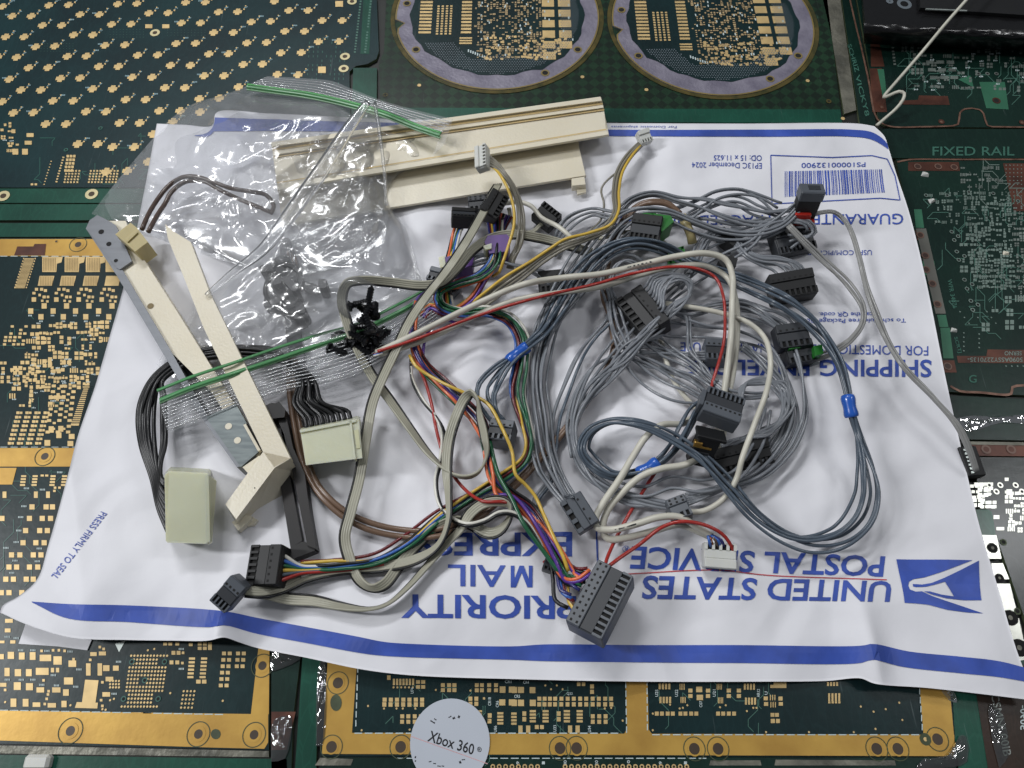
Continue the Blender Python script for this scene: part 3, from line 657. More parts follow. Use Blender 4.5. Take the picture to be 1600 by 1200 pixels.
dots(Bd, 'small_pads_round', [(287 + i * 5.6 - j, 1080 + j * 6.4) for i in range(4) for j in range(5)] + [(172 + i * 4.6, 1064 + j * 5) for i in range(4) for j in range(3)] + [(231, 1016), (241, 1014), (266, 1083), (348, 1095), (172, 1094), (160, 1108), (165, 1109), (178, 1092), (8, 1097), (110, 1102)] + [(190 + 5 * i, 1104) for i in range(12)], 1.5, M_pad)
flatpoly(Bd, 'white_marker', [(186, 1019), (180, 1006), (196, 1001)], M_tin)
pads(Bd, 'silkscreen_marks', [(x + kk * 2.2, y, 1.4, 3) for (x, y) in ((29, 1016), (48, 1016), (70, 1017), (106, 1018), (8, 995), (22, 997), (120, 1046), (80, 1055), (30, 1062), (48, 1062), (62, 1070), (85, 1071), (115, 1073), (175, 1084), (182, 1034), (280, 1045), (280, 1014), (8, 1062)) for kk in range(4)], M_silk)
pads(Bd, 'edge_dashes', [(6 + i * 16, 1109.6 + i * .32, 13, 1.5) for i in range(22)], M_silk)
pads(Bd, 'edge_dashes', [(6 + i * 16, 400.3, 11, 1) for i in range(12)] + [(6 + i * 16, 698.6, 11, 1) for i in range(8)], M_silk)
# ---- green rail and resin along the bottom left
R1 = board('dark green board rail along the bottom left corner, below the gold bar', [(-90, 1290), (452, 1290), (448, 1186), (300, 1184), (-90, 1178)], B_green)
rail = board('narrow worn grey rail under the gold bar at bottom left', [(-90, 1176), (300, 1181.5), (420, 1183), (420, 1173.5), (-90, 1163)], M_worn)
tag(MB().box(0, .09, 0, .05, 0, .03, Matrix.Translation(at(40, 1203, .0)), .01).build('chip_of_foam', M_white), 'small white crumb at the bottom left edge of the picture', 'crumb')
gap = board('glossy resin-covered dark board strip between the two gold-framed boards', [(424, 1290), (452, 1290), (458, 1120), (470, 1022), (424, 1012)], B_dkgreen)
flatpoly(gap, 'brown_patch', [(424, 1172), (448, 1172), (462, 1112), (424, 1112)], M_copper)
gr = board('narrow bright green board strip just left of the resin-coated gold frame', [(455, 1290), (492, 1290), (497, 1060), (503, 1020), (473, 1020)], B_green)
# ---- bottom centre board
E = board('dark circuit board in a wide gold frame, below the envelope', [(500, 1182), (1494, 1182), (1486, 1050), (1478, 1030), (512, 1030)], B_teal2)
for q in ([(503, 1178), (1492, 1181.5), (1491, 1148), (550, 1145)], [(503, 1178), (550, 1145.3), (557, 1045), (558, 1032), (512, 1032)], [(980, 1147.5), (1014, 1148), (1011, 1034), (976, 1034)], [(1443, 1148), (1490.5, 1148), (1480, 1034), (1434, 1034)]):
    flatpoly(E, 'gold_frame_bar', q, M_gold)
flatpoly(E, 'gold_frame_bar', [(975, 1147), (1019, 1147), (1012, 1138), (980, 1138)], M_gold)
for (x, y) in ((528, 1067), (518, 1167), (626, 1167), (875, 1169), (901, 1169), (1085, 1170), (1122, 1170), (1370, 1170), (1403, 1170), (1465, 1155)):
    eyelet(E, x, y, 8.5, M_gold, mat('hole_bronze', (66, 54, 42)), outline=M_edge, ratio=.78)
eyelet(E, 1446, 1155, 7, M_edge, M_pad, ratio=.35)
flatpoly(E, 'slot', [(525 + 9 * math.cos(a), 1098 + 13 * math.sin(a)) for a in np.linspace(0, 2 * math.pi, 16, endpoint=False)], M_edge, 2)
pads(E, 'edge_dashes', [(560 + i * 16, 1145.6, 12, 1.6) for i in range(26)] + [(1025 + i * 16.2, 1148, 12, 1.6) for i in range(26)], M_silk, 2)
pads(E, 'edge_dashes_side', [(979 - j * .25, 1140 - j * 14, 1.6, 10) for j in range(7)] + [(1011.5 - j * .1, 1136 - j * 14, 1.6, 10) for j in range(7)] + [(556 + j * .5, 1130 - j * 14, 1.6, 10) for j in range(7)] + [(1441 - j * 1, 1136 - j * 14, 1.6, 10) for j in range(7)], M_silk, 2)
def z4(ox, oy, L): return [(ox + a / 4, oy + b / 4, w / 4, h / 4) for a, b, w, h in L]
ep = z4(400, 900, [(x, 773, 25, 25) for x in (804, 843, 881, 921, 959, 999, 1038)] + [(x, 803, 25, 28) for x in (802, 841, 881, 920, 959, 999, 1038)] + [(x, 662, 25, 22) for x in (1013, 1045)] + [(x, 693, 25, 22) for x in (1013, 1045)]
        + [(862 + i * 20, 662, 13, 40) for i in range(7)] + [(830, 635, 22, 28)] + [(x, 877, 24, 25) for x in (914, 952, 992, 1030)] + [(x, 911, 24, 25) for x in (913, 952, 992, 1030)]
        + [(x, y, 25, 24) for x in (1168, 1207, 1240) for y in (682, 713)] + [(x, y, 24, 24) for x in (1380, 1412, 1457, 1500) for y in (682, 714)] + [(1541, 710, 36, 40), (1539, 790, 38, 38), (1600, 790, 40, 38), (1600, 710, 40, 38)]
        + [(x, y, 24, 26) for x in (1340, 1377) for y in (767, 799)] + [(1461, 872, 24, 28), (1459, 907, 24, 28)] + [(1393, 845 + 18 * i, 38, 12) for i in range(3)] + [(1527, 858 + 21 * i, 38, 14) for i in range(4)] + [(1425, 765, 14, 14)])
ep += z4(800, 900, [(x, 767, 24, 25) for x in (171, 204, 237, 270, 309, 348, 386, 426, 464, 504, 543, 582, 619)] + [(x, 802, 24, 27) for x in (170, 203, 236, 269, 308, 347, 386, 426, 464, 504, 542, 582, 621)]
        + [(128, 713, 36, 38), (56, 712, 38, 38), (15, 712, 34, 38), (130, 793, 38, 40), (56, 793, 38, 40), (14, 793, 34, 40), (417, 675, 22, 25), (447, 675, 22, 25), (500, 690, 24, 26), (500, 724, 24, 26)]
        + [(x, 845 + i * 21, 38, 14) for x in (130, 210, 343, 423) for i in range(4)] + [(12, 860 + i * 21, 34, 14) for i in range(4)] + [(x, y, 24, 28) for x in (77, 292) for y in (860, 895)] + [(x, y, 24, 26) for x in (505, 545, 585) for y in (877, 911)] + [(x, 957, 26, 45) for x in (53, 101, 363, 410)] + [(155, 944, 24, 25), (187, 944, 24, 25)]
        + [(923 + i * 20, 690, 13, 36) for i in range(4)] + [(928 + i * 20, 775, 13, 40) for i in range(4)] + [(1050 + i * 9, 692, 5, 38) for i in range(4)] + [(1056 + i * 9, 775, 5, 38) for i in range(4)] + [(1282 + i * 9, 692, 5, 36) for i in range(4)] + [(1290 + i * 9, 777, 5, 38) for i in range(4)] + [(1455 + i * 19, 692, 12, 38) for i in range(4)] + [(1462 + i * 19, 782, 12, 44) for i in range(4)]
        + [(x, 860, 24, 25) for x in (905, 937, 973, 1005, 1053, 1084, 1120, 1152, 1288, 1320, 1355, 1388)] + [(x, y, 26, 24) for x in (1115, 1225, 1355, 1418) for y in (716, 750)] + [(1170, 709, 38, 34), (1174, 759, 40, 34), (1586, 765, 26, 24), (1588, 800, 26, 24)])
ep += z4(1200, 900, [(75, 680, 80, 40), (30, 690, 30, 20), (78, 766, 26, 25), (80, 799, 26, 22), (28, 868, 24, 24), (56, 868, 24, 24), (30, 906, 26, 26), (62, 906, 24, 26)] + [(15 + i * 14, 760, 6, 34) for i in range(3)] + [(18 + i * 14, 804, 6, 34) for i in range(3)] + [(382 + i * 21, 758, 12, 50) for i in range(4)] + [(375 + i * 19, 675, 12, 24) for i in range(4)] + [(383 + i * 21, 790, 14, 12) for i in range(4)])
pads(E, 'gold_pad', [p for p in ep if p[2] * p[3] > 80], M_pad, single=True); pads(E, 'small_pads', [p for p in ep if p[2] * p[3] <= 80], M_pad)
dots(E, 'via_dots', [(575, 1103), (565, 1141), (640, 1140), (648, 1133), (973, 1126), (1020, 1141), (1020, 1115), (1197, 1144), (1264, 1144), (1334, 1144), (1345, 1104), (1365, 1112), (1384, 1108), (1368, 1139), (1410, 1125), (1405, 1098), (681, 1078), (735, 1079)] + [(860 + i * 9 - 8, 1071 + (i % 2) * 6) for i in range(4)] + [(600 + i * 9.8, 1107) for i in (0, 2, 3, 5)] + [(615 + i * 6, 1074) for i in range(6)] + [(1047, 1101), (1067, 1106), (1074, 1102), (1062, 1107), (1125, 1105), (1134, 1102), (1167, 1111), (1177, 1106), (1182, 1106), (945, 1107), (955, 1106)], 1.4, M_pad)
traces(E, [(600, 1050), (960, 1050), (960, 1140), (600, 1140)], 26, g, M_trace2); traces(E, [(1020, 1050), (1210, 1050), (1210, 1130), (1020, 1130)], 8, g, M_trace2)
def vlabel(T, s, x, y, hgt, w=4.6, m=M_silk):  # upward reading label at x, centre y
    text_on('silkscreen_text', s, (x + w / 2, y + hgt / 2), (x + w / 2, y - hgt / 2), (x - w / 2, y - hgt / 2), (x - w / 2, y + hgt / 2), m, T, bold=.01, flat=bz(T, 2))
def hlabel(T, s, x, y, w, h=4.8, m=M_silk, inv_=False):
    if inv_: text_on('silkscreen_text', s, (x + w / 2, y - h / 2), (x - w / 2, y - h / 2), (x - w / 2, y + h / 2), (x + w / 2, y + h / 2), m, T, bold=.01, flat=bz(T, 2))
    else: text_on('silkscreen_text', s, (x - w / 2, y + h / 2), (x + w / 2, y + h / 2), (x + w / 2, y - h / 2), (x - w / 2, y - h / 2), m, T, bold=.01, flat=bz(T, 2))
vlabel(E, 'U74', 644, 1079, 9); vlabel(E, 'CR18', 765, 1096, 13); vlabel(E, 'CR6', 777, 1100, 10); vlabel(E, 'U86', 774, 1139, 10); hlabel(E, 'CR1', 794, 1065, 10)
hlabel(E, 'CR4', 822, 1066, 9); hlabel(E, 'CR5', 808, 1088, 9); hlabel(E, 'Q33', 890, 1084, 9); vlabel(E, 'U33', 867, 1138, 10); vlabel(E, 'U34', 921, 1139, 10); vlabel(E, 'U25', 1026, 1083, 11); vlabel(E, 'U22', 1057, 1083, 11); vlabel(E, 'U21', 1116, 1083, 11); vlabel(E, 'C07', 1095, 1100, 10); vlabel(E, 'AR12', 1185, 1083, 13); vlabel(E, 'U', 1197, 1083, 5)
# ---- strip below it
Fb = board('dark green board strip with a row of ring holes along the bottom edge', [(497, 1300), (1500, 1300), (1497, 1183.5), (499, 1183.5)], B_dkgreen)
pads(Fb, 'edge_dashes', [(625 + i * 16.3, 1184.8, 12, 1.4) for i in range(30)], M_silk)
for x in list(range(770, 850, 10)) + list(range(883, 1075, 10)): eyelet(Fb, x, 1198, 2.9, M_pad, M_dkhole, ratio=.5)
for s, x in (('9', 809), ('1', 849), ('30', 883), ('20', 932), ('10', 982), ('9', 1032), ('1', 1071)): vlabel(Fb, s, x, 1192, 4.5 if len(s) == 1 else 8)
for q in ([(492, 1196), (548, 1196), (552, 1186), (500, 1184)], [(1108, 1196), (1190, 1196), (1188, 1188), (1110, 1188)], [(1210, 1196), (1400, 1196), (1398, 1188), (1212, 1187)]):
    flatpoly(Fb, 'worn_slot', q, M_worn)
# ---- top centre board with the two round boards
G = board('green circuit board panel with diamond pattern holding two round boards, top centre', [(596, 190), (1316, 192), (1283, -80), (607, -80), (600, 80), (592, 100)], B_diam)
flatpoly(G, 'plain_border', [(586, 190), (1316, 192), (1313, 171), (586, 168)], B_green)
for (x, y) in ((602, 148), (655, 133), (910, 120), (1010, 140), (1262, 126), (1317, 185), (1295, 158)): eyelet(G, x, y, 5.0 if x in (602, 1295) else 3.6, M_resin if x in (602, 1295) else M_pad, M_dkhole if x in (602, 1295) else M_pad, ratio=.45)
def round_board(cx, half, bottom, lab, s):
    best = None
    for cyp in np.arange(-40, 80, 1.0):
        c = at(cx, cyp, 0); r = (at(cx + half, cyp, 0) - c).x; e = abs((c.y - at(cx, bottom, 0).y) - r)
        if best is None or e < best[0]: best = (e, c, r)
    _, c, r = best; c = Vector((c.x, c.y, .004))
    T = thing('round_circuit_board', lab, 'circuit board', (c.x, c.y, -.0165), 'two round circuit boards in the diamond-pattern panel'); T['z'] = .004
    n = 96; gr_ = random.Random(5 + s)
    ang = [2 * math.pi * i / n for i in range(n)]
    mb = MB(); mb.ring((c.x, c.y, .0035), r * 1.005, r * 1.045, 96); mb.build('routed_resin_edge', M_resin, T)
    notch = math.radians(188)
    def rad(a, R): 
        d = abs((a - notch + math.pi) % (2 * math.pi) - math.pi)
        return R * (1 - .085 * math.exp(-(d / .05) ** 4)) if R > r * .9 else R
    top = [Vector((c.x + rad(a, r) * math.cos(a), c.y + rad(a, r) * math.sin(a), .0045)) for a in ang]
    mb = MB(); mb.prism(top, [Vector((p.x, p.y, -.0160)) for p in top]); mb.build('laminate', M_lav, T)
    edge = MB(); nn = len(top); e2 = [Vector((c.x + (p.x - c.x) * .985, c.y + (p.y - c.y) * .985, .0052)) for p in top]; e1 = [Vector((p.x, p.y, .0052)) for p in top]
    edge.add(e1 + e2, [(i, (i + 1) % nn, nn + (i + 1) % nn, nn + i) for i in range(nn)]); edge.build('amber_rim', mat('amber_rim', (128, 112, 66), rough=.35), T)
    inner = []
    for i in range(60):
        a = 2 * math.pi * i / 60; k_ = .85 + .012 * math.sin(i * 1.9 + s) - (.03 if (220 < math.degrees(a) < 300) else 0); inner.append(Vector((c.x + r * k_ * math.cos(a), c.y + r * k_ * math.sin(a), .0058)))
    MB().poly(inner).build('mask_field', B_teal2, T)
    def L(u, v, z=.0066): return Vector((c.x + u * r, c.y + v * r, z))
    def rp(name, items, m, z=.0066, kind='stuff', single=False):
        mb = MB()
        for (u, v, w, h) in items:
            if u * u + v * v > .66: continue
            z = z + .00003 if z < .0085 else z - .0012
            q = MB() if single else mb; q.poly([L(u - w / 2, v - h / 2, z), L(u + w / 2, v - h / 2, z), L(u + w / 2, v + h / 2, z), L(u - w / 2, v + h / 2, z)])
            if single: q.build(name, m, T)
        if not single and mb.v: mb.build(name, m, T, kind=kind)
    # dotted hatch band near the lower inner edge
    band_ = []
    for i in range(70):
        for j in range(50):
            u, v = -.85 + i * .024 + (j % 2) * .012, -.84 + j * .022; d = math.hypot(u, v)
            if .60 + .05 * math.sin(i * .3) < d < .80 and (v < -.38 or u > .62): band_.append((u, v, .010, .010))
    rp('dot_field', band_, mat('dot_print', (112, 122, 130)))
    rp('comb_pads', [(-.70, -.25 + i * .047, .12, .028) for i in range(18)] + [(-.02 - .28, -.25 + i * .047, .10, .028) for i in range(18)] + [(-.30, -.40 + i * .035, .12, .02) for i in range(3)], M_pad)
    rp('small_pads', [(-.58 + i * .042, -.27 + j * .035, .022, .022) for i in range(4) for j in range(12)], M_pad)
    rp('gold_pad', [(.50 + i * .16, .45 - j * .145, .12, .10) for i in range(2) for j in range(8)], M_pad, single=True)
    it = []
    for _ in range(620):
        u, v = gr_.uniform(-.2, .44), gr_.uniform(-.6, .7); a = gr_.choice((.014, .018, .026)); it.append((round(u / .03) * .03, round(v / .028) * .028, a, .014 if gr_.random() < .6 else .024))
    rp('dense_pads', it, mat('dense_pad', (170, 148, 110), rough=.4))
    rp('small_pads', [(gr_.uniform(-.12, .72), gr_.uniform(-.62, -.3), .028, .028) for _ in range(90)], M_pad)
    rp('silkscreen_marks', [(gr_.uniform(-.2, .75), gr_.uniform(-.6, .6), .012, .03) for _ in range(60)], M_silk, .0074)
    rp('bright_label', [(-.27 + i * .022, -.50 - i * .012, .012, .035) for i in range(8)], M_silk, .0074)
    for aa in (212, 300, 328, 170): 
        p = L(.91 * math.cos(math.radians(aa)), .91 * math.sin(math.radians(aa))); MB().ring(p, .016, .024, 16).build('eyelet', mat('amber_rim', (128, 112, 66)), T); MB().disc((p.x, p.y, p.z - .0006), .016, 12).build('hole', M_dkhole, T)
round_board(777, 159, 141, 'left one of the two round boards with a lavender ring, above the cream rail', 1)
round_board(1113, 157, 150, 'right one of the two round boards with a lavender ring, near the top edge', 2)
hs = board('worn silver solder strip between the diamond panel and the dark boards at right', [(1319, 178), (1338, 172), (1302, -80), (1281, -80), (1286, 0), (1300, 60)], M_worn)
# ---- right side boards
I1 = board('narrow dark green board strip with vertical print, right of the silver strip', [(1344, 196), (1369, 196), (1323, -80), (1304, -80)], B_right)
text_on('printed_text', 'SCHRIZ', (1324, 70), (1336, 113), (1343, 111), (1330, 68), M_dimsilk, I1, flat=bz(I1)); text_on('printed_text', 'VICKY8', (1336, 118), (1352, 182), (1359, 180), (1343, 116), M_dimsilk, I1, flat=bz(I1))
I2 = board('dark green board with copper outline under the black tray, top right', [(1372, 182), (1378, 192), (1392, 198), (1700, 200), (1690, -80), (1325, -80)], B_right)
def crim(T, pts, w=3.4): return band(T, 'copper_outline', pts, w, M_copline, 2)
crim(I2, [(1326, -10), (1335, 30), (1346, 75)]); crim(I2, [(1346, 75), (1357, 125), (1367, 178), (1376, 191), (1392, 197.5), (1440, 198), (1480, 197)])
crim(I2, [(1480, 197), (1497, 194), (1500, 176), (1508, 170), (1530, 171), (1537, 178), (1543, 196), (1560, 198)]); crim(I2, [(1560, 198), (1700, 199.5)])
for q in ([(1405, 163), (1484, 164), (1481, 150), (1436, 149), (1434, 156), (1405, 157)], [(1363, 175), (1386, 175), (1378, 107), (1359, 107)], [(1361, 104), (1382, 104), (1374, 66), (1360, 66)]): flatpoly(I2, 'copper_patch', q, M_copper)
for q in ([(1379, 150), (1386, 150), (1381, 108), (1371, 108)], [(1541, 169), (1576, 171), (1570, 128), (1530, 128)], [(1497, 124), (1522, 137), (1516, 118)]): flatpoly(I2, 'pale_green_patch', q, mat('mask_bright', (52, 104, 80), rough=.35))
eyelet(I2, 1557, 157, 7.5, M_copper, M_dkhole, ratio=.6); 
for (x, y) in ((1378, 167), (1471, 190), (1597, 191)): eyelet(I2, x, y, 5.5, M_copper, M_copline, ratio=.5)
cluster(I2, [(1405, 70), (1600, 74), (1610, 145), (1430, 140)], 12, g, M_dimtin, M_silk, .5, 4, 3.4)
pads(I2, 'bar_pads', grid(1453, 97, 16, 12, 3, 3, 12, 5, 3) + grid(1395, 75, 0, 5, 1, 6, 4, 3, .6), M_dimtin); traces(I2, [(1410, 70), (1600, 74), (1600, 120), (1420, 140)], 30, g, M_trace2)
for i in range(3): eyelet(I2, 1529 + i * 14, 115, 4, M_dimtin, M_dkhole, ratio=.6)
I3 = board('dark board rail printed FIXED RAIL, right of the envelope', [(1385, 247), (1700, 247), (1700, 202), (1372, 201)], B_right)
hlabel(I3, 'FIXED RAIL', 1521, 236, 128, 14, M_dimsilk)
J = board('dark green board dense with silver pads and copper outline, right of the envelope', [(1480, 612), (1700, 622), (1700, 250), (1400, 249)], B_right)
crim(J, [(1402, 253), (1420, 249.5), (1500, 249)]); crim(J, [(1500, 249), (1600, 249), (1700, 250)]); crim(J, [(1485, 603), (1500, 611), (1530, 613)], 4); crim(J, [(1530, 613), (1580, 615), (1582, 605), (1600, 602), (1700, 604)], 4)
for q in ([(1419, 267), (1500, 267), (1498, 253), (1419, 253)], [(1584, 330), (1700, 330), (1700, 256), (1567, 255)], [(1541, 557), (1700, 560), (1700, 548), (1543, 546), ], [(1497, 567), (1700, 568), (1700, 557), (1495, 556)], [(1472, 582), (1495, 582), (1491, 563), (1470, 563)], [(1430, 360), (1444, 360), (1449, 375), (1433, 375)]): flatpoly(J, 'copper_patch', q, M_copper)
for (x, y) in ((1434, 260), (1466, 260), (1491, 261), (1438, 367), (1446, 399), (1447, 421), (1457, 443), (1465, 475), (1481, 572)): eyelet(J, x, y, 6.5, mat('hole_ring_tan', (110, 84, 72)), mat('hole_brown', (62, 40, 32)), ratio=.7, k=3)
for q in ([(1428, 327), (1440, 327), (1444, 356), (1431, 356)], [(1464, 492), (1478, 492), (1482, 511), (1468, 511)], [(1469, 512), (1484, 512), (1490, 560), (1474, 560)], [(1441, 408), (1460, 408), (1462, 430), (1444, 430)]): flatpoly(J, 'pale_green_patch', q, mat('mask_bright', (52, 104, 80)))
flatpoly(J, 'silver_frame', [(1431, 357), (1447, 357), (1478, 490), (1462, 490)], mat('dull_silver', (104, 104, 98), rough=.45, metal=.3), 1)
M_pale = mat('pale_tin', (118, 136, 128), rough=.38, metal=.25, var=.2)
cluster(J, [(1447, 300), (1500, 296), (1500, 352), (1452, 352)], 9, g, M_pale, None, .75, 3, 2.8); 
cluster(J, [(1500, 296), (1580, 300), (1586, 452), (1530, 452)], 8.2, g, M_pale, None, .88, 3.4, 3, .1); cluster(J, [(1497, 350), (1530, 350), (1545, 440), (1500, 440)], 12, g, M_pale, None, .7, 4.5, 3.8)
cluster(J, [(1580, 320), (1620, 320), (1620, 470), (1592, 470)], 8, g, M_dimtin, None, .85, 3.4, 3)
cluster(J, [(1500, 258), (1562, 258), (1572, 296), (1500, 296)], 9, g, M_dimtin, None, .7, 3.2, 3)
cluster(J, [(1525, 455), (1640, 455), (1650, 520), (1530, 520)], 19, g, M_pale, None, .8, 6, 6.5, .05)
dots(J, 'via_dots', [(1572 + i * 6, 258 + j * 6) for i in range(6) for j in range(11)], 1.2, M_pale); dots(J, 'via_dots', [(1530 + i * 0, 522 + j * 7) for i in range(1) for j in range(4)] + [(1506, 520 + j * 7) for j in range(5)] + [(1572 + i * 9, 572) for i in range(5)] + [(1500 + 7 * i, 487 + 9 * (i % 3)) for i in range(9)], 1.4, M_pale)
for (x, y) in ((1487, 362), (1497, 369), (1491, 375), (1495, 393), (1507, 400), (1498, 406), (1507, 437), (1519, 444), (1511, 451), (1517, 470), (1528, 476), (1520, 484), (1591, 314), (1552, 302), (1514, 300), (1480, 305), (1447, 305)): eyelet(J, x, y, 3.6, M_pale, M_dkhole, ratio=.6)
traces(J, [(1450, 300), (1610, 300), (1640, 520), (1500, 520)], 60, g, M_trace2); traces(J, [(1500, 262), (1600, 262), (1600, 300), (1500, 300)], 12, g, M_pale)
hlabel(J, '5090ASSY2270135-', 1555, 562, 86, 7, M_pale, True); hlabel(J, 'SERNO', 1583, 552, 27, 6.5, M_pale, True); text_on('printed_text', 'WFR 34076', (1480, 437), (1489, 482), (1496, 481), (1487, 436), M_dimsilk, J, flat=bz(J)); text_on('printed_text', 'SCRTJ', (1489, 527), (1496, 552), (1503, 551), (1496, 526), M_dimsilk, J, flat=bz(J)); hlabel(J, 'G', 1520, 592, 12, 12, M_dimsilk)
K = board('dark green board strip coated in glossy resin, right of the long two-wire lead', [(1490, 686), (1700, 690), (1700, 628), (1484, 618)], B_right)
K2 = board('brown copper strip with round plated holes, beside the black plug at right', [(1512, 712), (1700, 714), (1700, 694), (1508, 690)], M_copper)
for x in (1541, 1580, 1620): eyelet(K2, x, 702, 7, mat('hole_ring_tan', (110, 84, 72)), M_copper, ratio=.6)
band(K2, 'silver_line', [(1507, 692), (1700, 695)], 5, M_worn, 2)
Lb = board('grey glossy board with bright silver pads at the right edge', [(1620, 1020), (1800, 1020), (1740, 716), (1512, 714), (1530, 760)], B_grey)
cluster(Lb, [(1515, 755), (1548, 755), (1558, 795), (1524, 790)], 8.5, g, M_tinb, None, .95, 6, 5, .0); cluster(Lb, [(1570, 765), (1620, 765), (1630, 835), (1578, 832)], 9, g, M_tinb, None, .92, 4.5, 4.5, .05)
for (x, y) in ((1546, 758), (1563, 758), (1587, 758), (1557, 768), (1597, 768)): eyelet(Lb, x, y, 4.2, M_tinb, M_dkhole, ratio=.5)
pads(Lb, 'silver_pad', [(1557, 808, 9, 6), (1563, 826, 12, 5), (1573, 749, 6, 5), (1577, 769, 9, 9), (1552, 792, 6, 5), (1530, 757, 16, 6)], M_tinb)
flatpoly(Lb, 'green_patch', [(1532, 836), (1556, 836), (1550, 800), (1544, 796), (1524, 796)], B_green)
for q in ([(1544, 873), (1565, 873), (1557, 836), (1535, 836)], [(1553, 905), (1577, 905), (1567, 880), (1549, 880)], [(1565, 960), (1590, 960), (1578, 912), (1556, 912)], [(1580, 1035), (1606, 1030), (1592, 966), (1569, 966)]): flatpoly(Lb, 'silver_bar', q, M_tinb)
for (x, y, r) in ((1551, 856, 7), (1562, 903, 6), (1579, 965, 10), (1593, 1012, 11)): eyelet(Lb, x, y, r, M_dkhole, M_worn, ratio=.3, k=3)
for (x, y) in ((1568, 847), (1590, 955)): eyelet(Lb, x, y, 4.5, M_edge, M_dkhole, ratio=.6)
Mb = board('green and brown board corner with raised shiny print, bottom right', [(1497, 1300), (1720, 1300), (1690, 1030), (1483, 1030), (1493, 1170)], B_green)
flatpoly(Mb, 'dark_field', [(1556, 1280), (1690, 1280), (1660, 1030), (1520, 1050)], B_brown)
text_on('printed_text', 'CSMNI 00IB', (1548, 1085), (1568, 1182), (1581, 1180), (1560, 1083), mat('raised_tin', (150, 155, 150), rough=.3, metal=.6), Mb, flat=bz(Mb, 2))
text_on('printed_text', '5090-', (1594, 1140), (1594, 1102), (1605, 1102), (1605, 1140), M_silk, Mb, flat=bz(Mb, 2))

# resin smears and drips over the seams
def resin(px, label, seed, z=.012):
    gg = random.Random(seed); pts = [at(a, b, 0) for a, b in px]; c = sum(pts, Vector()) / len(pts); n = 40
    mb = MB(); rings = []
    outl = catmull([(p.x, p.y, 0) for p in pts + [pts[0]]], .03)
    vs = []; K_ = 5; m_ = len(outl)
    for k_ in range(K_ + 1):
        f = 1 - k_ / K_
        for p in outl: vs.append((c.x + (p[0] - c.x) * f, c.y + (p[1] - c.y) * f, .0045 + z * (1 - f ** 3) * (.6 + .4 * math.sin(p[0] * 41 + p[1] * 37 + k_)) * (1 if k_ else 0)))
    fs = [(k_ * m_ + i, k_ * m_ + (i + 1) % m_, (k_ + 1) * m_ + (i + 1) % m_, (k_ + 1) * m_ + i) for k_ in range(K_) for i in range(m_ - 1)]
    o = meshobj('resin_smear', vs, fs, M_clearresin, None, True); tag(o, label, 'resin')
resin([(424, 1190), (446, 1185), (456, 1120), (452, 1118), (428, 1125)], 'glossy clear resin smear between the two gold-framed boards, at the bottom', 1)
resin([(424, 1050), (440, 1045), (470, 1030), (468, 1024), (430, 1016), (423, 1030)], 'glossy clear resin ridge just below the envelope edge, right of the gold corner', 2)
resin([(494, 1165), (503, 1165), (510, 1060), (508, 1035), (500, 1035), (495, 1080)], 'long clear resin bead along the left side of the wide gold frame', 3)
resin([(1430, 1200), (1470, 1200), (1510, 1190), (1508, 1150), (1497, 1150), (1494, 1184), (1440, 1187)], 'clear resin pool round the lower right corner of the gold frame', 4)
resin([(1470, 1080), (1482, 1072), (1492, 1085), (1494, 1098), (1482, 1094)], 'shiny resin drop on the right upright of the gold frame', 5)
resin([(1490, 655), (1520, 650), (1560, 652), (1605, 650), (1605, 660), (1560, 662), (1510, 674), (1494, 664)], 'clear resin ridge running across the board strip at right', 6)
resin([(1560, 1200), (1575, 1180), (1562, 1110), (1545, 1100), (1548, 1150)], 'thin resin film over the brown board corner at bottom right', 8)

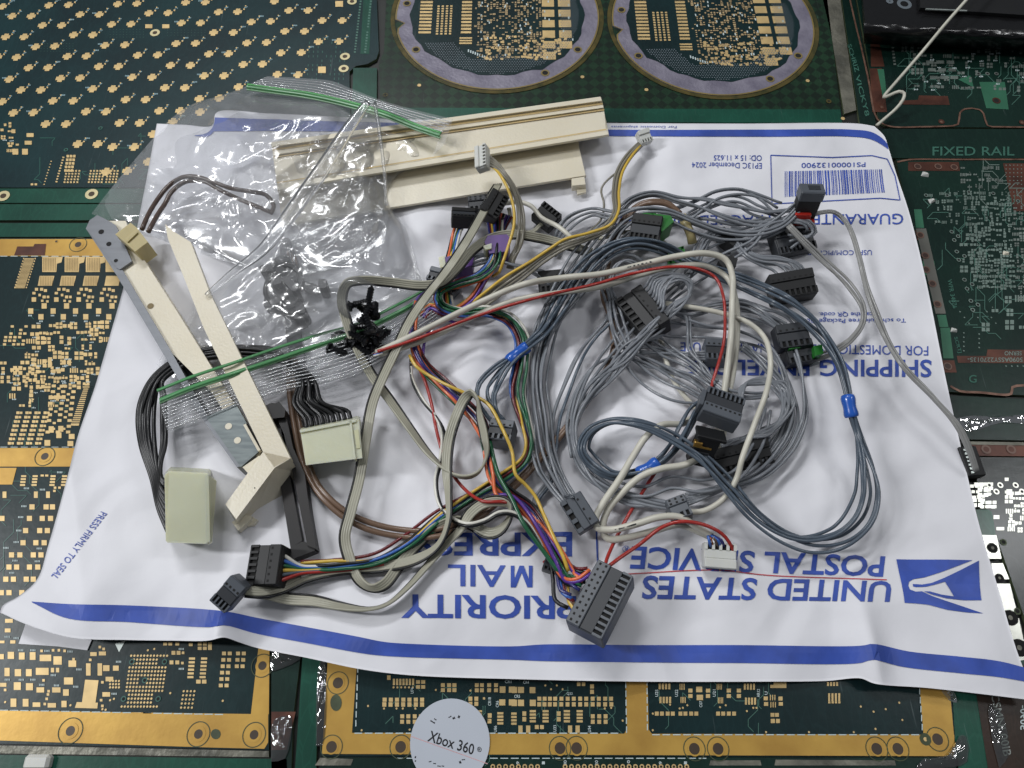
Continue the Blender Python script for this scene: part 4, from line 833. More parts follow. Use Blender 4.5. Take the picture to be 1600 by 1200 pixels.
# ================================================================== the mailing envelope
def envelope():
    top = [(245, 193), (290, 195), (332, 196), (338, 176), (420, 177), (560, 184), (760, 189), (950, 192), (1150, 193), (1340, 193), (1366, 197)]
    bot = [(0, 957), (40, 975), (110, 996), (200, 1000), (270, 1001), (325, 1001), (350, 996), (372, 1003), (400, 1012), (480, 1028), (560, 1045), (640, 1055), (800, 1061), (1000, 1065), (1200, 1065), (1290, 1064), (1345, 1060), (1366, 1068), (1450, 1075), (1530, 1084), (1620, 1095)]
    left = [(245, 193), (225, 300), (205, 400), (190, 460), (170, 530), (148, 605), (122, 680), (104, 750), (76, 850), (58, 905), (28, 932), (4, 946), (0, 957)]
    right = [(1366, 197), (1382, 213), (1388, 230), (1400, 270), (1420, 330), (1445, 430), (1480, 602), (1503, 705), (1530, 820), (1560, 920), (1590, 1020), (1620, 1095)]
    def samp(P, n):
        q = catmull([(a, b, 0) for a, b in P], 4.0)[:, :2]; w = np.array([at(a, b, .05)[:2] for a, b in q])
        s = np.r_[0, np.cumsum(np.linalg.norm(np.diff(w, axis=0), axis=1))]; t = np.linspace(0, s[-1], n)
        return np.stack([np.interp(t, s, q[:, 0]), np.interp(t, s, q[:, 1])], 1)
    NU, NV = 330, 270
    t_, b_, l_, r_ = samp(top, NU), samp(bot, NU), samp(left, NV), samp(right, NV)
    tw, bw, lw, rw = [np.array([on(*p)[:2] for p in c]) for c in (t_, b_, l_, r_)]
    u = np.linspace(0, 1, NU)[None, :, None]; v = np.linspace(0, 1, NV)[:, None, None]
    P = (1 - v) * tw[None] + v * bw[None] + (1 - u) * lw[:, None] + u * rw[:, None] - ((1 - u) * (1 - v) * tw[0] + u * (1 - v) * tw[-1] + (1 - u) * v * bw[0] + u * v * bw[-1])
    V = [(P[j, i, 0], P[j, i, 1], hE(P[j, i, 0], P[j, i, 1])) for j in range(NV) for i in range(NU)]
    n = len(V)
    F = [(j * NU + i, (j + 1) * NU + i, (j + 1) * NU + i + 1, j * NU + i + 1) for j in range(NV - 1) for i in range(NU - 1)]
    T = thing('mailing_envelope', 'large white postal envelope with blue bands and upside-down blue print, under the wires', 'envelope', (0.2, 1.3, .01))
    # lower sheet: the closed edge rolls down to a second sheet
    ring = [i for i in range(NU)] + [j * NU + NU - 1 for j in range(1, NV)] + [(NV - 1) * NU + i for i in range(NU - 2, -1, -1)] + [j * NU for j in range(NV - 2, 0, -1)]
    cx, cy = np.mean([V[i][0] for i in ring]), np.mean([V[i][1] for i in ring])
    low = []
    for i in ring:
        x, y, z = V[i]; low.append((x + (cx - x) * .003, y + (cy - y) * .003, max(z - .012, .006)))
    low2 = [(x + (cx - x) * .05, y + (cy - y) * .05, .004) for x, y, z in low]
    k = len(ring)
    F += [(ring[(i + 1) % k], ring[i], n + i, n + (i + 1) % k) for i in range(k)] + [(n + (i + 1) % k, n + i, n + k + i, n + k + (i + 1) % k) for i in range(k)]
    meshobj('paper_sheet', V + low + low2, F, M_paper, T, True)
    # printed bands
    def strip(name, up, lo, n_=160):
        a = samp(up, n_); b = samp(lo, n_); surfpoly(name, [[tuple(a[i]), tuple(b[i]), tuple(b[i + 1]), tuple(a[i + 1])] for i in range(n_ - 1)], M_blue, T)
    strip('blue_band', [(50, 940), (110, 944), (200, 946), (350, 955), (400, 965), (480, 980), (560, 995), (600, 1003), (640, 1006), (800, 1010), (850, 1007), (1000, 1008), (1150, 1008), (1345, 1009), (1363, 1006), (1420, 1018), (1500, 1026), (1560, 1033), (1604, 1044)],
          [(51, 941.5), (105, 966), (200, 972), (330, 980), (350, 977), (400, 990), (480, 1005), (560, 1020), (590, 1024), (640, 1027), (800, 1031), (850, 1033), (1000, 1035), (1150, 1036), (1345, 1036), (1362, 1031), (1410, 1042), (1500, 1052), (1560, 1058), (1612, 1067)])
    strip('blue_band', [(336, 184), (480, 189), (600, 192), (760, 198), (950, 203), (1200, 203), (1330, 203), (1362, 207), (1380, 218), (1386, 225)], [(334, 206), (480, 206), (600, 206), (760, 210), (950, 213), (1200, 214), (1330, 214), (1360, 218), (1378, 227), (1388, 234)])
    strip('blue_tail', [(336, 190), (331, 202), (322, 209), (305, 212)], [(338, 196), (334, 207), (325, 214), (304, 213)], 24)
    TX = [('PRIORITY', (900, 931), (627, 928), (627, 966), (900, 968), .022, 0), ('AIL', (790, 883.5), (700, 882), (700, 916), (790, 917.5), .014, 0), ('EXPRESS', (894, 831), (648, 833), (648, 868), (894, 870), .022, 0),
          ('UNITED STATES', (1392, 908), (1003, 899), (1003, 936), (1392, 941), .022, .1), ('POSTAL SERVICE', (1383, 869), (984, 853), (984, 889), (1383, 902), .022, .1),
          ('PS10000132900', (1352, 254), (1252, 255), (1252, 263), (1352, 261), .004, 0), ('EP13C December 2024', (1190, 255), (1081, 254), (1081, 262), (1190, 264), 0.0, 0), ('OD: 15 x 11.625', (1190, 243), (1115, 243), (1115, 251), (1190, 252), .004, 0),
          ('GUARANTEED \u2022 TRACKED \u2022 INSURED', (1411, 334), (955, 338), (955, 352), (1411, 351), .004, 0), ('USPS.COM/PICKUP', (1362, 391), (1262, 392), (1262, 399), (1362, 399), 0.0, 0),
          ('To schedule free Package Pickup,', (1415, 496), (1238, 496), (1238, 506), (1415, 504), .003, 0), ('scan the QR code.', (1368, 487), (1279, 487), (1279, 495), (1368, 495), .003, 0),
          ('FOR DOMESTIC AND INTERNATIONAL USE', (1450, 541), (1063, 535), (1063, 549), (1450, 556), 0.0, 0), ('SHIPPING ENVELOPE', (1455, 562), (1070, 562), (1070, 586), (1455, 590), .018, 0),
          ('PRESS FIRMLY TO SEAL', (158, 799), (80, 900), (88, 907), (168, 803), .0, 0), ('For Domestic shipments', (1057, 196), (955, 196), (955, 200), (1057, 201), .002, 0)]
    for s_, a, b, c, d, bo, sh in TX: text_on('printed_text', s_, a, b, c, d, M_blue, T, bold=bo, shear=sh)
    surfpoly('printed_text', [[(832, 884), (832, 918), (824, 918), (815, 895), (806, 918), (798, 918), (798, 884), (803.8, 884), (803.8, 905), (811.8, 884), (818.2, 884), (826.2, 905), (826.2, 884)]], M_blue, T)
    # registered mark
    rr = [[(978 + 5.6 * math.cos(a), 858 + 5.0 * math.sin(a)), (978 + 5.6 * math.cos(b), 858 + 5.0 * math.sin(b)), (978 + 4.9 * math.cos(b), 858 + 4.3 * math.sin(b)), (978 + 4.9 * math.cos(a), 858 + 4.3 * math.sin(a))] for a, b in [(i * math.pi / 10, (i + 1) * math.pi / 10) for i in range(20)]]
    surfpoly('registered_mark', rr, M_blue, T); text_on('printed_text', 'R', (981, 855), (975.5, 855), (975.5, 861), (981, 861), M_blue, T)
    def line(name, pts, w, m):
        q = catmull([(a, b, 0) for a, b in pts], 12)[:, :2] if len(pts) > 2 else np.array([np.array(pts[0]) * (1 - t) + np.array(pts[1]) * t for t in np.linspace(0, 1, 12)])
        Tn = np.gradient(q, axis=0); Tn /= np.linalg.norm(Tn, axis=1)[:, None]; A = np.stack([-Tn[:, 1], Tn[:, 0]], 1) * w / 2
        surfpoly(name, [[tuple(q[i] + A[i]), tuple(q[i + 1] + A[i + 1]), tuple(q[i + 1] - A[i + 1]), tuple(q[i] - A[i])] for i in range(len(q) - 1)], m, T)
    line('printed_rule', [(932, 826), (932.5, 850), (935, 902)], 2.6, M_blue)
    line('printed_rule', [(980, 897), (1120, 891), (1200, 899), (1385, 906)], 1.6, M_red_ink)
    for a, b in (((1204, 243), (1300, 246.5)), ((1300, 246.5), (1362, 243.5)), ((1362, 243.5), (1386, 249)), ((1386, 249), (1398, 275)), ((1398, 275), (1406, 313)), ((1406, 313), (1375, 310)), ((1375, 310), (1300, 314)), ((1300, 314), (1206, 319)), ((1206, 319), (1204, 243))): line('printed_rule', [a, b], 1.5, M_blue)
    gb = random.Random(4); x = 1226.0; bars = []
    while x < 1378:
        w = gb.choice((1.0, 1.0, 1.7, 2.6)); f = lambda x: (268 - (x - 1226) * .02, 308 - (x - 1226) * .045)
        (a0, b0), (a1, b1) = f(x), f(x + w); sl = (x - 1226) * .03
        bars.append([(x, a0), (x + sl, b0), (x + w + sl, b1), (x + w, a1)]); x += w + gb.choice((.9, 1.2, 1.8, 2.4))
    surfpoly('barcode', bars, M_blue, T)
    surfpoly('eagle_emblem', [[(1400, 874), (1460, 874.5), (1519, 875.5), (1497, 884), (1470, 894), (1445, 902), (1427, 905), (1420, 909), (1418.5, 915), (1421, 921), (1430, 924.5), (1440, 924), (1455, 931), (1475, 938), (1505, 948), (1536, 958.5), (1510, 957), (1480, 953), (1450, 945), (1430, 943), (1413, 942)],
        [(1529, 876), (1533, 938), (1505, 938), (1478, 935), (1456, 929), (1443, 924), (1452, 924), (1470, 929), (1490, 932), (1483, 920), (1476, 909), (1462, 913), (1446, 917), (1430, 917.5), (1426, 916), (1426, 912.5), (1440, 913.5), (1455, 911), (1475, 903), (1500, 891)]], M_blue, T)
envelope()
# paper corner sticking out below the envelope, lower left
sp = [at(41, 972, .006), at(29, 1006, .006), at(90, 1010, .006), at(136, 1016, .006), at(143, 1000, .006), at(120, 975, .006)]
tag(MB().prism(sp, [Vector((p.x, p.y, .0025)) for p in sp]).build('paper_sheet', M_paper), 'corner of a plain white paper sheet peeking out under the lower left of the envelope', 'paper')

# ================================================================== round sticker
def sticker():
    c = at(703, 1159, .006); r = (at(765, 1150, .006) - at(641, 1150, .006)).x / 2
    T = thing('round_sticker', 'round white sticker with dark lettering stuck on the gold frame, bottom edge', 'sticker', (c.x, c.y, .004))
    MB().prism([Vector((c.x + r * math.cos(a), c.y + r * math.sin(a), .0062)) for a in np.linspace(0, 2 * math.pi, 64, endpoint=False)], [Vector((c.x + r * math.cos(a), c.y + r * math.sin(a), .0042)) for a in np.linspace(0, 2 * math.pi, 64, endpoint=False)]).build('paper_disc', M_sticker, T)
    T['z'] = .0058
    text_on('printed_text', 'Xbox 360', (667, 1158), (739, 1180), (742, 1163), (673, 1141), M_ink, T, bold=.012, flat=.0068)
    text_on('printed_text', '\u00ae', (745, 1174), (752, 1176), (753, 1168), (746, 1166), M_ink, T, flat=.0068)
    gs = random.Random(2)
    mb = MB()
    for (x, y, w, h) in [(676, 1128, 8, 2.5), (680, 1124, 4, 2), (703, 1120, 5, 2), (709, 1122, 4, 4), (717, 1120, 3, 5), (649, 1183, 2, 4), (649, 1189, 2, 3), (672, 1190, 4, 2), (679, 1193, 4, 2), (686, 1197, 5, 2), (692, 1197, 4, 2), (719, 1191, 3, 5), (724, 1187, 5, 2), (762, 1125, 2, 2)]:
        a = gs.uniform(-.6, .6); ca, sa = math.cos(a), math.sin(a)
        mb.poly([at(x + u * w / 2 * ca - v * h / 2 * sa, y + u * w / 2 * sa + v * h / 2 * ca, .0068) for u, v in ((-1, 1), (-.3, .6), (1, 1), (1, -1), (0, -.5), (-1, -1))])
    mb.build('worn_print', M_ink, T)
    mb = MB(); mb.poly([at(642, 1151, .0068), at(762, 1194, .0068), at(762, 1192.8, .0068), at(642, 1149.8, .0068)]); mb.build('red_scratch', mat('pink_line', (214, 170, 172), rough=.4), T)
sticker()

# ================================================================== black tray and white cord, top right
def tray():
    T = thing('black_tray', 'glossy black plastic tray wrapped in film at the top right corner', 'tray', (at(1500, 40, 0).x, at(1500, 40, 0).y, 0))
    z = .16
    top = [at(1352, 40, z), at(1400, 47, z), (at(1480, 50, z)), at(1700, 62, z), at(1760, -200, z), at(1330, -200, z)]
    bot = [at(1350, 62, .01), at(1400, 66, .01), at(1480, 68, .01), at(1720, 82, .01), at(1760, -200, .01), at(1330, -200, .01)]
    MB().prism(top, bot).build('body', M_bagblack, T)
    lip = [at(1438, 12, z + .02), at(1520, 18, z + .02), at(1700, 30, z + .02), at(1700, -200, z + .02), at(1430, -200, z + .02)]
    MB().prism(lip, [Vector((p.x, p.y, z + .001)) for p in lip]).build('lid', M_blackp, T)
    MB().box(-.11, .11, -.004, .004, 0, .006, Matrix.Translation(at(1478, 16.5, z + .02)) @ Matrix.Rotation(-.06, 4, 'Z')).build('bright_edge', M_tin, T)
    c = at(1413, 6, z + .001)
    m_ = mat('grey_print', (96, 104, 110), rough=.4)
    mb = MB(); mb.ring(c, .022, .04, 20); c2 = at(1390, 2, z + .001); mb.ring((c2.x, c2.y, c2.z + .001), .004, .02, 16); mb.build('printed_rings', m_, T)
    # crumpled film flap over its near edge
    vs = []; fs = []; gg = random.Random(8)
    for j in range(10):
        for i in range(30):
            p = at(1350 + i * 9, 36 + j * 3.6 + i * .4, .165 - .15 * (j / 9) ** 2 + gg.uniform(0, .012)); vs.append(p)
    fs = [(j * 30 + i, j * 30 + i + 1, (j + 1) * 30 + i + 1, (j + 1) * 30 + i) for j in range(9) for i in range(29)]
    meshobj('film_skirt', vs, fs, M_bagblack, T, True)
tray()
P = path3([(1370, 196, 3), (1384, 184, 3), (1400, 170, 6), (1411, 156, 9), (1413, 146, 10), (1405, 143, 10), (1392, 148, 7), (1381, 152, 4), (1383, 148, 4), (1395, 134, 5), (1440, 82, 12), (1480, 34, 22), (1515, -6, 28), (1560, -60, 30)])
tag(tube('white_cord', [at(a, b, c) for a, b, c in P], .0085, mat('cord_white', (196, 194, 180), rough=.4)), 'thin off-white cord running from the envelope corner up over the black tray', 'cord')

# ================================================================== cream plastic rail
def rail_part():
    c = at(700, 270, 0)
    T = thing('plastic_rail', 'long cream plastic moulding with stepped ridges, across the top of the envelope', 'plastic moulding', (c.x, c.y, .08))
    def blkz(T, name, a_, b_, z):
        MB().quad(at(a_[2], a_[3], z / 100), at(b_[2], b_[3], z / 100), at(b_[0], b_[1], z / 100), at(a_[0], a_[1], z / 100)).build(name, M_creamy, T)
    def sweep(name, prof, m, cap=True):
        n = len(prof); A_ = [at(p[0], p[1], p[2] / 100) for p in prof]; B_ = [at(p[3], p[4], p[2] / 100) for p in prof]
        V = A_ + B_; F = [(i, i + 1, n + i + 1, n + i) for i in range(n - 1)] + [(n - 1, 0, n, 2 * n - 1)]
        F += [tuple(reversed(range(n))), tuple(range(n, 2 * n))]
        return meshobj(name, V, F, m, T)
    # right x, y, z(mm), left x, y
    up = [(938, 151, 17, 424, 222), (940.5, 157, 17.2, 425, 229), (941, 159, 15.6, 425, 231), (942, 163.5, 15.4, 426, 236), (942.5, 165.5, 16.4, 426.5, 239), (943, 168, 16.6, 427, 242), (943.6, 169.5, 15.2, 427, 244),
          (947, 203.5, 14.8, 433, 287), (949, 204.5, 16.6, 433, 288.5), (951, 210, 16.8, 434, 296), (952, 213, 15.6, 434, 299), (952, 213, 9, 434, 299), (948, 204, 9, 433, 287), (941, 160, 9, 425, 231), (938, 152, 9, 424, 222)]
    sweep('upper_channel', up, M_cream)
    for a_, b_ in (((941.2, 160.2, 426, 232.2), (942, 163, 426, 235.4)), ((943.8, 170.2, 427, 244.8), (944.4, 172.2, 427, 246.6)), ((947, 201, 433, 284.5), (947.2, 203, 433, 286.5))): blkz(T, 'yellowed_line', a_, b_, 15.75)
    # underside web and wall behind
    lo = [(903, 214, 10, 434, 294), (905, 231, 10, 436, 308), (915, 274, 9.6, 441, 352), (916, 277, 8.2, 441, 355), (915.5, 277, 7.4, 441, 355), (905, 232, 7.8, 436, 309), (902, 215, 7.8, 434, 294)]
    sweep('lower_flange', lo, M_cream)
    def blk(name, px, zt, zb, dz=0):
        t_ = [at(a, b, zt / 100) for a, b in px]; MB().prism(t_, [Vector((p.x, p.y, zb / 100)) for p in t_]).build(name, M_cream, T)
    blk('foot', [(894, 290), (915, 288), (913, 276), (893, 279)], 9.2, 5.2); blk('foot', [(902, 303), (916, 300), (915, 288), (901, 290)], 6.0, 4.6)
    blk('end_wall', [(900, 240), (905, 239), (902, 216), (898, 216)], 9, 5.4)
    blk('back_wall', [(424, 228), (940, 156), (939, 152), (423, 223)], 9, 5.2)
    blk('mid_wall', [(434, 300), (900, 232), (899, 229), (433, 297)], 8, 5.2)
rail_part()

# ================================================================== steel-backed cream bar, lower left of the bag
def blocks(T, name, px, zt, zb, m, surf=True, back=None):
    """solid with its top outline seen at the pixel points; zt/zb mm above the envelope (a list gives each corner its height)"""
    zt_ = zt if isinstance(zt, (list, tuple)) else [zt] * len(px)
    t_ = [at(a, b, .05 + z / 100) for (a, b), z in zip(px, zt_)]
    if back: return MB().prism(t_, [at(a + back[0], b + back[1], .05 + zb / 100) for a, b in px]).build(name, m, T)   # the solid leans towards the viewer
    return MB().prism(t_, [Vector((p.x, p.y, .05 + zb / 100)) for p in t_]).build(name, m, T)
def disc_at(T, name, px, py, z, r, m, n=20, sx=1):
    c = at(px, py, .05 + z / 100); mb = MB(); mb.disc(c, r, n); return mb.build(name, m, T)
def steel_bar():
    c = at(270, 540, .05); T = thing('steel_backed_bar', 'cream bar with a drilled grey steel bracket along its back, slanting at the left', 'bracket', (c.x, c.y, .05))
    # long cream bar under
    blocks(T, 'cream_bar', [(196, 345), (212, 385), (290, 508), (352, 608), (408, 700), (404, 716), (380, 690), (330, 612), (262, 545), (186, 420), (160, 345)], 12, 1.5, M_cream)
    # steel side rail: slightly proud strip along the left edge
    blocks(T, 'side_rail', [(134, 357), (140, 352), (191, 421), (264, 543), (318, 640), (378, 728), (370, 730), (310, 645), (255, 553), (182, 430)], [13] * 10, 0.5, M_steel)
    o = blocks(T, 'drilled_plate', [(134, 357), (140, 344), (152, 336), (166, 343), (181, 352), (206, 408), (187, 421), (182, 418)], 13.6, 12.2, M_steel)
    disc_at(o, 'screw_hole', 158, 362, 13.75, .0125, M_dkhole); disc_at(o, 'screw_hole', 170, 381, 13.75, .0115, M_dkhole); disc_at(o, 'screw_hole', 181, 407, 13.75, .009, M_dkhole)
    o = blocks(T, 'drilled_plate', [(322, 652), (368, 630), (382, 655), (406, 704), (376, 730)], 13.4, 12.2, M_steel2)
    disc_at(o, 'screw_hole', 357, 666, 13.6, .014, M_cream); disc_at(o, 'screw_hole', 371, 688, 13.6, .014, M_cream)
    disc_at(T, 'screw_hole', 235, 478, 12.2, .014, mat('cream_hole', (120, 104, 70), rough=.6))
    blocks(T, 'dark_slot', [(381, 662), (388, 662), (410, 702), (404, 704)], 13.55, 13, M_dkhole); blocks(T, 'raised_edge', [(380, 664), (384, 662), (407, 703), (403, 705)], 14.2, 12, M_cream)
steel_bar()
def arm():
    c = at(400, 700, .05); T = thing('cream_arm', 'bent cream plastic arm with a clip at its foot, running down from under the bag', 'plastic arm', (c.x, c.y, .05))
    z = 17
    V = {}
    blocks(T, 'arm_beam', [(258, 350), (272, 362), (298, 378), (328, 458), (356, 515), (400, 605), (454, 716), (428, 730), (411, 706), (372, 625), (318, 512), (290, 440), (262, 372)], [z] * 13, 13, M_cream)
    p = lambda x, y, z_: at(x, y, .05 + z_ / 100)
    mb = MB()
    # foot arm: top face, steep side face, lower bevel
    a, b, c_, d, e = p(454, 716, 17), p(429, 731, 17), p(369, 811, 13), p(352, 788, 13), p(411, 706, 17)
    f, g_ = p(467, 738, 2), p(440, 775, 1.5); h_, i_ = p(400, 800, 1.5), p(373, 822, 3)
    for q in ([e, a, b], [e, b, c_, d], [b, a, f, g_], [b, g_, h_], [b, h_, i_, c_]): mb.poly(q)
    lo = [Vector((v.x - .03, v.y + .03, .052)) for v in (e, d, c_)]
    mb.poly([e, d, lo[1], lo[0]]); mb.poly([d, c_, i_, lo[1]]); mb.poly([a, e, lo[0], f])
    mb.build('foot_arm', M_cream, T)
    blocks(T, 'step_block', [(379, 730), (405, 712), (414, 722), (392, 745), (388, 740)], 14, 9, M_cream)
    blocks(T, 'clip_tab', [(362, 816), (378, 804), (393, 806), (392, 812), (372, 829)], 6, 2.5, M_cream)
    blocks(T, 'clip_tab', [(376, 812), (390, 806), (402, 812), (396, 820), (386, 822)], 4, 1.0, M_cream)
    blocks(T, 'small_slot', [(397, 762), (401, 757), (402, 759), (398, 764)], 15.2, 14.6, M_dkhole)
arm()
def tan_plug():
    c = at(210, 370, .05); T = thing('tan_lead', 'small tan plug with a dark brown two-wire lead, inside the bag at upper left', 'wire lead', (c.x, c.y, .05))
    blocks(T, 'plug', [(180, 366), (204, 348), (214, 356), (231, 378), (211, 393), (192, 376)], 19, 9, M_tan)
    blocks(T, 'plug_ridge', [(196, 374), (212, 360), (215, 363), (199, 378)], 19.8, 18.5, M_tan)
    wire(T, [(222, 358, 15), (232, 335, 12), (246, 312, 10), (264, 290, 9), (285, 277, 9), (306, 276, 10), (330, 283, 10), (360, 294, 10), (395, 300, 9), (416, 305, 8), (428, 322, 7), (424, 332, 6)], WDB, r=.0105)
    wire(T, [(232, 362, 14), (246, 336, 11), (258, 318, 9), (268, 300, 9), (290, 284, 8), (320, 284, 8), (342, 296, 8), (380, 314, 8), (410, 326, 7), (426, 333, 6)], WDB, r=.0105)
tan_plug()
def black_harness():
    c = at(300, 780, .05); T = thing('black_wire_harness', 'bunch of black wires joining two pale translucent block connectors, lower left', 'wire harness', (c.x, c.y, .05))
    o = blocks(T, 'connector', [(257, 743), (264, 736), (324, 739), (327, 742), (328, 846), (324, 850), (262, 848), (259, 845)], [20, 20, 20, 20, 14, 14, 14, 14], 1, M_cream2, back=(3, -7))
    blocks(o, 'side_rim', [(320, 742), (326, 741), (328, 846), (322, 849)], [20.4, 20.4, 14.4, 14.4], 12, M_cream2)
    o2 = blocks(T, 'connector', [(469, 672), (556, 655), (561, 656), (566, 716), (478, 727)], 15, .5, M_cream2, back=(2, -5))
    blocks(o2, 'side_channel', [(546, 657), (549, 656.5), (556, 717), (553, 717.5)], 15.8, 13, M_cream2); blocks(o2, 'side_window', [(553, 672), (560, 671), (563, 700), (557, 701)], 15.3, 13, mat('ivory_line', (190, 190, 152)))
    blocks(o2, 'rim', [(468, 672), (556, 655), (556.5, 659), (469, 676)], 15.8, 10, M_cream2)
    gg = random.Random(3)
    for i in range(9):
        e = (479 + i * 8.5, 668 - i * 1.5); k = i - 4 + gg.uniform(-.35, .35)
        wire(T, [(e[0], e[1] + 4, 9), (e[0] - 2, e[1] - 12, 9 + i % 2), (482 + k * 5.5, 625 + abs(k) * 1, 9 + (i % 3) * 1.3), (480 + k * 3.2, 598, 9 + (i % 3) * 1.6), (466 + k * 3, 575 + k * 1.4, 8 + (i % 2)), (430, 556 + k * 2.2, 7 + i % 3), (380, 550 + k * 2.0, 6 + i % 3), (330, 552 + k * 2, 6 + (i % 2) * 2), (282 + k, 566 + k * 1.6, 7 + i % 3), (246 + k * 1.8, 594 + k, 8 + i % 3), (232 + k * (6.6 if k > 0 else 3), 622 - k, 9 + (i % 3) * 1.2), (226 + k * (8.5 if k > 0 else 2.6), 655, 10), (229 + k * (7.6 if k > 0 else 2.2), 695, 10), (242 + k * (2.4 if k > 0 else 1.2), 735 - k * 3, 9), (250 + k * .5, 770 - k * 6, 8), (262, 792 - k * 9, 8)], WBK, r=.0092)
black_harness()
def clip_black():
    c = at(465, 800, .05); T = thing('black_plastic_clip', 'long black plastic U-shaped clip lying beside the foot of the cream arm', 'plastic clip', (c.x, c.y, .05))
    blocks(T, 'outer_arm', [(416, 640), (432, 636), (452, 738), (472, 845), (454, 857), (436, 745), (424, 690)], [6, 6, 6, 6, 6, 6, 6], 2, M_softblack)
    blocks(T, 'inner_arm', [(424, 632), (446, 646), (458, 700), (476, 740), (484, 800), (494, 858), (480, 852), (459, 745), (444, 680)], 8, 2, M_softblack)
    blocks(T, 'foot', [(436, 867), (472, 846), (490, 850), (492, 860), (456, 874), (440, 874)], 7, 0, M_softblack)
    blocks(T, 'toothed_head', [(414, 634), (424, 629), (430, 630), (436, 627), (446, 640), (444, 652), (424, 654)], 10, 2, M_softblack)
clip_black()

# ---- pile of black screws
def make_screw():
    T = thing('screw', 'black screw', 'screw', (0, 0, 0), 'black screws heaped on the bag')
    m = mat('screw_black', (30, 31, 34), rough=.25, metal=.4)
    n = 12; V = []; F = []
    prof = [(0, .0), (.012, 0), (.017, .006), (.017, .010), (.009, .0145)]
    def lathe(prof):
        V = []; F = []
        for r, x in prof:
            for i in range(n): V.append((x, r * math.cos(2 * math.pi * i / n), r * math.sin(2 * math.pi * i / n)))
        for k in range(len(prof) - 1):
            for i in range(n): F.append((k * n + i, k * n + (i + 1) % n, (k + 1) * n + (i + 1) % n, (k + 1) * n + i))
        F.append(tuple(range(n)));F.append(tuple(range((len(prof)-1)*n,len(prof)*n))); return V, F
    V, F = lathe([(.012, -.014), (.021, -.009), (.022, -.002), (.010, 0)]); h_ = meshobj('screw_head', V, F, m, T, False)
    th = [(.0105, 0)]
    for k in range(6): th += [(.0135, .006 + k * .010), (.0098, .011 + k * .010)]
    th += [(.002, .07)]
    V, F = lathe(th); s_ = meshobj('screw_shaft', V, F, m, T, False)
    return T, h_, s_
S0 = make_screw(); gg = random.Random(21)
spots = [(548, 478, 25, 30, 'black screw with its shaft pointing up left, top of the heap'), (575, 475, 30, 80, 'black screw standing at the very top of the heap'), (585, 492, 24, 95, 'black screw at the right side of the heap, almost upright'), (566, 500, 28, 60, 'black screw in the middle of the heap, leaning right'),
         (553, 512, 22, 20, 'black screw lying flat on the left shoulder of the heap'), (579, 516, 26, 110, 'black screw under the upright ones, centre right'), (592, 520, 18, 130, 'black screw on the right edge near the cut cable ends'), (517, 545, 14, -20, 'black screw lying apart at the far left, head towards the viewer'),
         (530, 548, 12, 40, 'black screw second from the left of the heap'), (544, 535, 16, 10, 'black screw beside the ribbon cable, left of centre'), (556, 540, 14, -30, 'black screw crossing under the ribbon cable'), (570, 533, 18, 150, 'black screw in the lower centre of the heap, head to the right'),
         (581, 545, 12, 175, 'black screw lying flat at the lower right of the heap'), (563, 549, 10, 5, 'black screw at the bottom edge of the heap'), (587, 533, 15, 45, 'black screw tucked behind the cut end of the cream cables'), (572, 488, 20, 140, 'black screw wedged behind the upright ones')]
spots += [(x, y, h_, az, 'black screw buried in the dark core of the heap') for x, y, h_, az in ((562, 526, 10, 70), (574, 541, 9, 100), (580, 524, 12, 35), (548, 527, 9, 160), (595, 545, 7, 120), (536, 541, 7, 135))]
S0[0]['group'] = 'black screws heaped on the bag'
for i, (x, y, h_, az, lab) in enumerate(spots):
    if i == 0: T = S0[0]
    else:
        T = S0[0].copy(); C.objects.link(T)
        for ch in S0[1:]: c2 = ch.copy(); C.objects.link(c2); c2.parent = T
    T['label'] = lab; p = on(x, y, h_ * .72 / 100); T.location = p; el = -16 if h_ > 20 else -6
    T.rotation_euler = (0, math.radians(el if i % 2 else -el), math.radians(az)); T.scale = (1.12 + .05 * (i % 3),) * 3

# ---- dark part inside the bag
def bag_part():
    c = at(440, 440, .05); T = thing('dark_plastic_part', 'dark folded plastic part with brown contacts, blurred inside the bag', 'plastic part', (c.x, c.y, .05))
    gg = random.Random(12); mdk = mat('dull_dark_plastic', (34, 34, 38), rough=.5, var=.3)
    for i in range(22):
        x, y = 446 + gg.gauss(0, 16), 450 + gg.gauss(0, 20); a_ = gg.uniform(0, 3.14); w_, h_ = gg.uniform(8, 17), gg.uniform(5, 9); ca, sa = math.cos(a_), math.sin(a_)
        z_ = gg.uniform(4, 12); blocks(T, 'small_clip', [(x + u * w_ * ca - v * h_ * sa, y + u * w_ * sa * .85 + v * h_ * ca * .85) for u, v in ((-1, .8), (-.6, 1), (.7, 1), (1, .5), (1, -.7), (.6, -1), (-.8, -1), (-1, -.4))], [z_ + gg.uniform(-.8, .8)] * 8, 1, mdk)
    wire(T, [(470, 470, 6), (455, 482, 8), (430, 478, 8), (415, 458, 7), (424, 430, 8), (450, 415, 9), (470, 430, 8), (468, 455, 6)], WBK, r=.012)
    blocks(T, 'tail', [(436, 370), (452, 372), (466, 410), (470, 520), (480, 590), (458, 590), (446, 520), (440, 430)], 3, 1, mat('soft_grey_film', (92, 92, 98), rough=.5))
    for i in range(3): blocks(T, 'brown_contact', [(448 + i * 6, 392 + i * 3), (450 + i * 6, 392 + i * 3), (452 + i * 6, 406 + i * 3), (450 + i * 6, 406 + i * 3)], 8.5, 6, mat('dull_brown', (120, 88, 70)))
bag_part()

